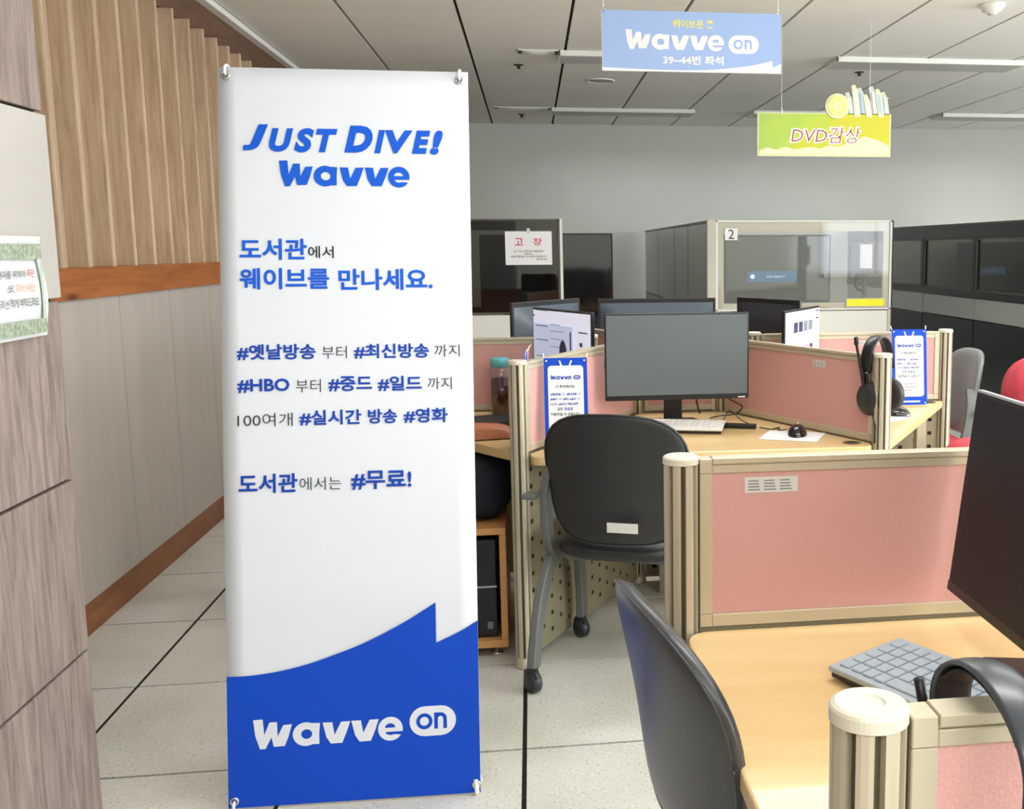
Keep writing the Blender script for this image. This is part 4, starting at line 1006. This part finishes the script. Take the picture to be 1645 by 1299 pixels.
MB().grid(lambda u, v: Vector((-0.16+0.30*u, -0.075+0.15*v, 0.002)), 2, 2).build('underside', 'leather', pc)
MB().tube([(-0.15, 0, 0.046), (0.0, 0.0, 0.054), (0.12, 0, 0.046)], 0.002, 6).build('zip', 'aludark', pc)
MB().box(-0.17, 0.17, -0.01, 0.12, 0.0, 0.001).build('paper', 'white', tag(thing('paper_sheet', 'loose white paper sheet lying behind the tan pouch', 'paper', (-0.25, 3.78, 0.7005), 0.05), None))

# shelf with computer under the left desk
cb = thing('computer_shelf', 'open beech shelf box holding a computer beneath the left worktop', 'shelf', (-0.44, 3.40, 0.0))
CWd, CDp = 0.335, 0.42
for a in ((0, CWd, 0.42, 0.442), (0, CWd, 0.035, 0.06)): MB().box(a[0], a[1], 0, CDp, a[2], a[3]).build('board', 'cabwood', cb, bevel=0.002)
for x in (0, CWd-0.022): MB().box(x, x+0.022, 0, CDp, 0.06, 0.42).build('side_board', 'cabwood', cb, bevel=0.002)
for x in (0.03, CWd-0.04):
    for y in (0.04, CDp-0.04): MB().lathe([(0.02, 0), (0.02, 0.008), (0.008, 0.012), (0.008, 0.036), (0, 0.036)], 16, (x, y, 0)).build('foot', 'chrome', cb, smooth=True)
pcx = thing('computer', 'black desktop computer standing inside the beech shelf box', 'computer', (-0.395, 3.43, 0.062))
MB().box(0, 0.255, 0, 0.36, 0.002, 0.335).build('case', 'black', pcx, bevel=0.004)
MB().box(0.0, 0.255, -0.003, 0.0, 0.172, 0.178).build('silver_strip', 'silver', pcx)
rect('power_light', 0.162, 0.225, 0.170, 0.233, 'cyan', pcx, 0.004)
shape('maker_sticker', [[(0.222, 0.03), (0.24, 0.03), (0.24, 0.055), (0.222, 0.055)]], 'greyink', pcx, 0.004)
bg = thing('bag', 'dark navy cloth bag heaped on top of the beech shelf box', 'bag', (-0.262, 3.60, 0.450))
def bagf(u, v):
    a = 2*PI*u; s_ = math.sin(PI*v)**0.5; r = 1+0.07*math.sin(3*a+2)+0.04*math.sin(7*a+5*v)
    
    ca, sa = math.cos(a), math.sin(a); q = (abs(ca)**3.2+abs(sa)**3.2)**(-1/3.2); s_ = max(0, math.sin(PI*v))**0.3
    cz_ = math.cos(PI*v); cz_ = math.copysign(abs(cz_)**0.5, cz_)
    return Vector((0.165*s_*r*q*ca, 0.15*s_*r*q*sa, 0.006+0.098*(1-cz_)+0.012*math.sin(3*a+1)*s_))
MB().grid(bagf, 28, 14).build('body', 'navy', bg, smooth=True)
MB().tube(crv3([(-0.06, -0.10, 0.17), (-0.03, -0.14, 0.12), (0.03, -0.15, 0.10), (0.07, -0.11, 0.16)]), 0.008, 8).build('strap', 'blackm', bg, smooth=True)
# cable duct box visible under the middle desk
db = thing('power_box', 'white power strip with cables under the middle worktop', 'power strip', (0.60, 3.95, 0.26), 0.02)
MB().box(-0.14, 0.14, 0, 0.03, 0.0, 0.045).build('body', 'whitep', db, bevel=0.004)
MB().box(-0.13, 0.13, 0.03, 0.034, -0.26, 0.0).build('bracket', 'perf', db)
MB().tube(crv3([(-0.1, -0.01, 0.05), (-0.06, -0.03, 0.12), (0.0, -0.02, 0.07), (0.05, -0.03, 0.13), (0.02, 0.0, 0.2), (-0.06, 0.0, 0.16), (-0.1, 0.0, 0.22)]), 0.004, 6).build('cord', 'black', db, smooth=True)

# ================================================================== CHAIRS
def chair(label, x, y, rz, backm='vinyl', seatm='vinyl', framem='cframe', sticker=False, zb0=0.46, wf=1.0, thick=0.034, slim=False):
    t = thing('office_chair', label, 'chair', (x, y, 0), rz, 'castor chairs')
    # backrest: wide top, narrower bottom, wrapped forward at the sides
    zb1 = 0.87
    def outline(th_, tt):
        c_, s_ = math.cos(th_), math.sin(th_); n_ = (2.5 if slim else 2.9) if s_ > 0 else 4.5
        r = (abs(c_)**n_+abs(s_)**n_)**(-1/n_)*tt
        return r*c_, r*s_
    def surf(th_, tt, off):
        a, b = outline(th_, tt); vv = (b+1)/2
        w = (0.240-0.040*(1-vv)**1.3)*wf
        fy = (0.042 if slim else 0.055)*abs(a)**2.2 - 0.055*vv + 0.009*math.sin(PI*vv)
        e = (1-tt**5)**0.5 if tt < 1 else 0
        return Vector((a*w, -0.215+fy+off*e, zb0+(zb1-zb0)*vv))
    bk = MB()
    for off in (-0.013, thick): bk.grid(lambda u, v: surf(u*2*PI, v**0.55, off), 48, 12)
    bmesh.ops.remove_doubles(bk.b, verts=bk.b.verts[:], dist=0.0004)
    b1 = bk.build('backrest', backm, t, smooth=True)
    MB().tube([surf(i/48*2*PI, 0.988, -0.013)+Vector((0, -0.001, 0)) for i in range(49)], 0.0018, 6).build('piping', 'vinyl2', b1, smooth=True)
    # seat cushion
    def seat(u, v):
        a = 2*PI*u; ca, sa = math.cos(a), math.sin(a); n_ = 4.2
        r = (abs(ca)**n_+abs(sa)**n_)**(-1/n_)
        th = PI*v
        rr = math.sin(th)**0.42 if 0 < v < 1 else 0
        zz_ = 0.425-0.042*math.cos(th) + (0.0)
        yy = 0.225*r*sa*rr
        return Vector((0.232*r*ca*rr*(1-0.04*(yy < 0)), 0.03+yy, zz_ - 0.03*max(0, yy-0.15)))
    sm = MB(); sm.grid(seat, 36, 14); bmesh.ops.remove_doubles(sm.b, verts=sm.b.verts[:], dist=0.0005)
    sm.build('seat', seatm, t, smooth=True)
    MB().prism([(-0.19, -0.14), (0.19, -0.14), (0.19, 0.2), (-0.19, 0.2)], 0.385, 0.405).build('seat_pan', framem, t, bevel=0.006)
    MB().box(-0.235+0.05*slim, 0.235-0.05*slim, -0.05+0.1*slim, -0.02+0.1*slim, 0.375, 0.392).build('crossbar', framem, t, bevel=0.004)
    for s_ in (-1, 1):
        # upright: broad flat bar from the leg junction up the side of the backrest
        up = crv3([(s_*0.240, -0.07, 0.375), (s_*0.245, -0.12, 0.44), (s_*0.243, -0.145, 0.54), (s_*0.232, -0.16, 0.64), (s_*0.205, -0.165, 0.70)])
        if slim: up = crv3([(s_*0.15, -0.06, 0.40), (s_*0.12, -0.09, 0.46), (s_*0.11, -0.12, 0.54), (s_*0.10, -0.14, 0.62)])
        MB().tube(up, [(0.018, 0.036)]*len(up), 4, flat=(1, 0, 0)).build('upright', framem, t, bevel=0.005)
        ar = MB(); ar.box(s_*0.25, s_*0.25+s_*0.045, -0.225, -0.165, 0.590, 0.606)
        if slim: ar.b.free()
        else: ar.build('arm_stub', framem, t, bevel=0.006)
        for fr, pts in ((0, [(s_*0.243, -0.03, 0.40), (s_*0.246, -0.12, 0.355), (s_*0.249, -0.205, 0.25), (s_*0.25, -0.252, 0.13), (s_*0.25, -0.266, 0.075)] if not slim else [(s_*0.17, 0.06, 0.40), (s_*0.175, 0.03, 0.33), (s_*0.175, 0.01, 0.2), (s_*0.175, 0.0, 0.075)]),
                        (1, [(s_*0.243, -0.06, 0.388), (s_*0.246, 0.08, 0.375), (s_*0.249, 0.175, 0.32), (s_*0.25, 0.205, 0.2), (s_*0.25, 0.212, 0.075)])):
            c3 = crv3(pts)
            lg = MB().tube(c3, [(0.019, 0.040)]*len(c3), 4, flat=(1, 0, 0)).build('leg', framem, t, bevel=0.005)
            cx_, cy_ = pts[-1][0], pts[-1][1]
            cm4 = Matrix.Translation((cx_, cy_-0.010, 0)) @ Matrix.Rotation(0.9, 4, 'Z')
            MB().lathe([(0.0, -0.017), (0.028, -0.017), (0.034, -0.011), (0.034, 0.011), (0.028, 0.017), (0.0, 0.017)], 24, m=cm4 @ Matrix.Translation((0, 0, 0.0345)) @ Matrix.Rotation(PI/2, 4, 'Y')).build('caster_wheel', 'castor', lg, smooth=True)
            MB().torus(0.031, 0.011, cm4 @ Vector((0, 0, 0.040)), (cm4 @ Matrix.Rotation(PI/2, 4, 'Y')).to_3x3(), 16, 8, a0=PI*0.55, a1=PI*1.35).build('caster_hood', 'castor', lg, smooth=True)
            MB().lathe([(0.014, 0.060), (0.014, 0.080), (0, 0.080)], 12, (cx_, cy_, 0)).build('caster_stem', 'castor', lg, smooth=True)
    if sticker:
        k = MB().box(-0.01, 0.085, -0.2665, -0.2655, 0.515, 0.545).build('inventory_sticker', 'stickerp', t)
        k.matrix_local = Matrix.Translation((0, 0.0, 0))
    return t
c1 = chair('black vinyl castor chair with a white sticker at the middle seat', 0.305, 3.273, -0.36, sticker=True)
c2 = chair('black vinyl castor chair pulled up to the near worktop', 0.390, 1.455, -PI/2+0.18, backm='vinyl2', zb0=0.53, wf=0.95, thick=0.04, slim=True)
c3 = chair('grey plastic chair with a red seat beyond the tall post', 1.81, 4.74, PI/2, backm=mat('grey chair shell', (120, 121, 120), 0.35), seatm='redcloth')
jk = thing('jacket', 'red jacket bundled at the right edge above the near dark monitor', 'jacket', (2.52, 4.75, 0.447))
def jf(u, v):
    a = 2*PI*u; s_ = math.sin(PI*v)**0.5; r = 1+0.08*math.sin(3*a)+0.05*math.sin(9*a+4*v)
    return Vector((0.25*s_*r*math.cos(a), 0.2*s_*r*math.sin(a), 0.19*(1-math.cos(PI*v))))
MB().grid(jf, 28, 14).build('body', 'redcloth', jk, smooth=True)
MB().tube(crv3([(-0.2, -0.12, 0.12), (-0.16, -0.19, 0.22), (-0.05, -0.18, 0.33)]), 0.03, 10).build('sleeve', 'redcloth', jk, smooth=True)
st = thing('stool', 'low grey stool carrying the red jacket', 'stool', (2.52, 4.75, 0))
MB().lathe([(0, 0.41), (0.17, 0.41), (0.18, 0.42), (0.17, 0.44), (0, 0.44)], 28).build('seat', 'cframe', st, smooth=True)
for k in range(4):
    a = PI/4+k*PI/2; MB().tube([(0.12*math.cos(a), 0.12*math.sin(a), 0.41), (0.17*math.cos(a), 0.17*math.sin(a), 0.0)], 0.011, 8).build('leg', 'cframe', st, smooth=True)
def dup_tree(o, label, loc, sc):
    c = dup(o, label, loc); c.scale = sc; return c
dup_tree(st, 'low grey stool under the red cloth, just beyond the large near pink screen', (1.77, 3.88, 0), (0.75, 0.75, 1))
dup_tree(jk, 'red garment heaped low beside the tall grooved post', (1.77, 3.88, 0.447), (0.62, 0.62, 0.40))
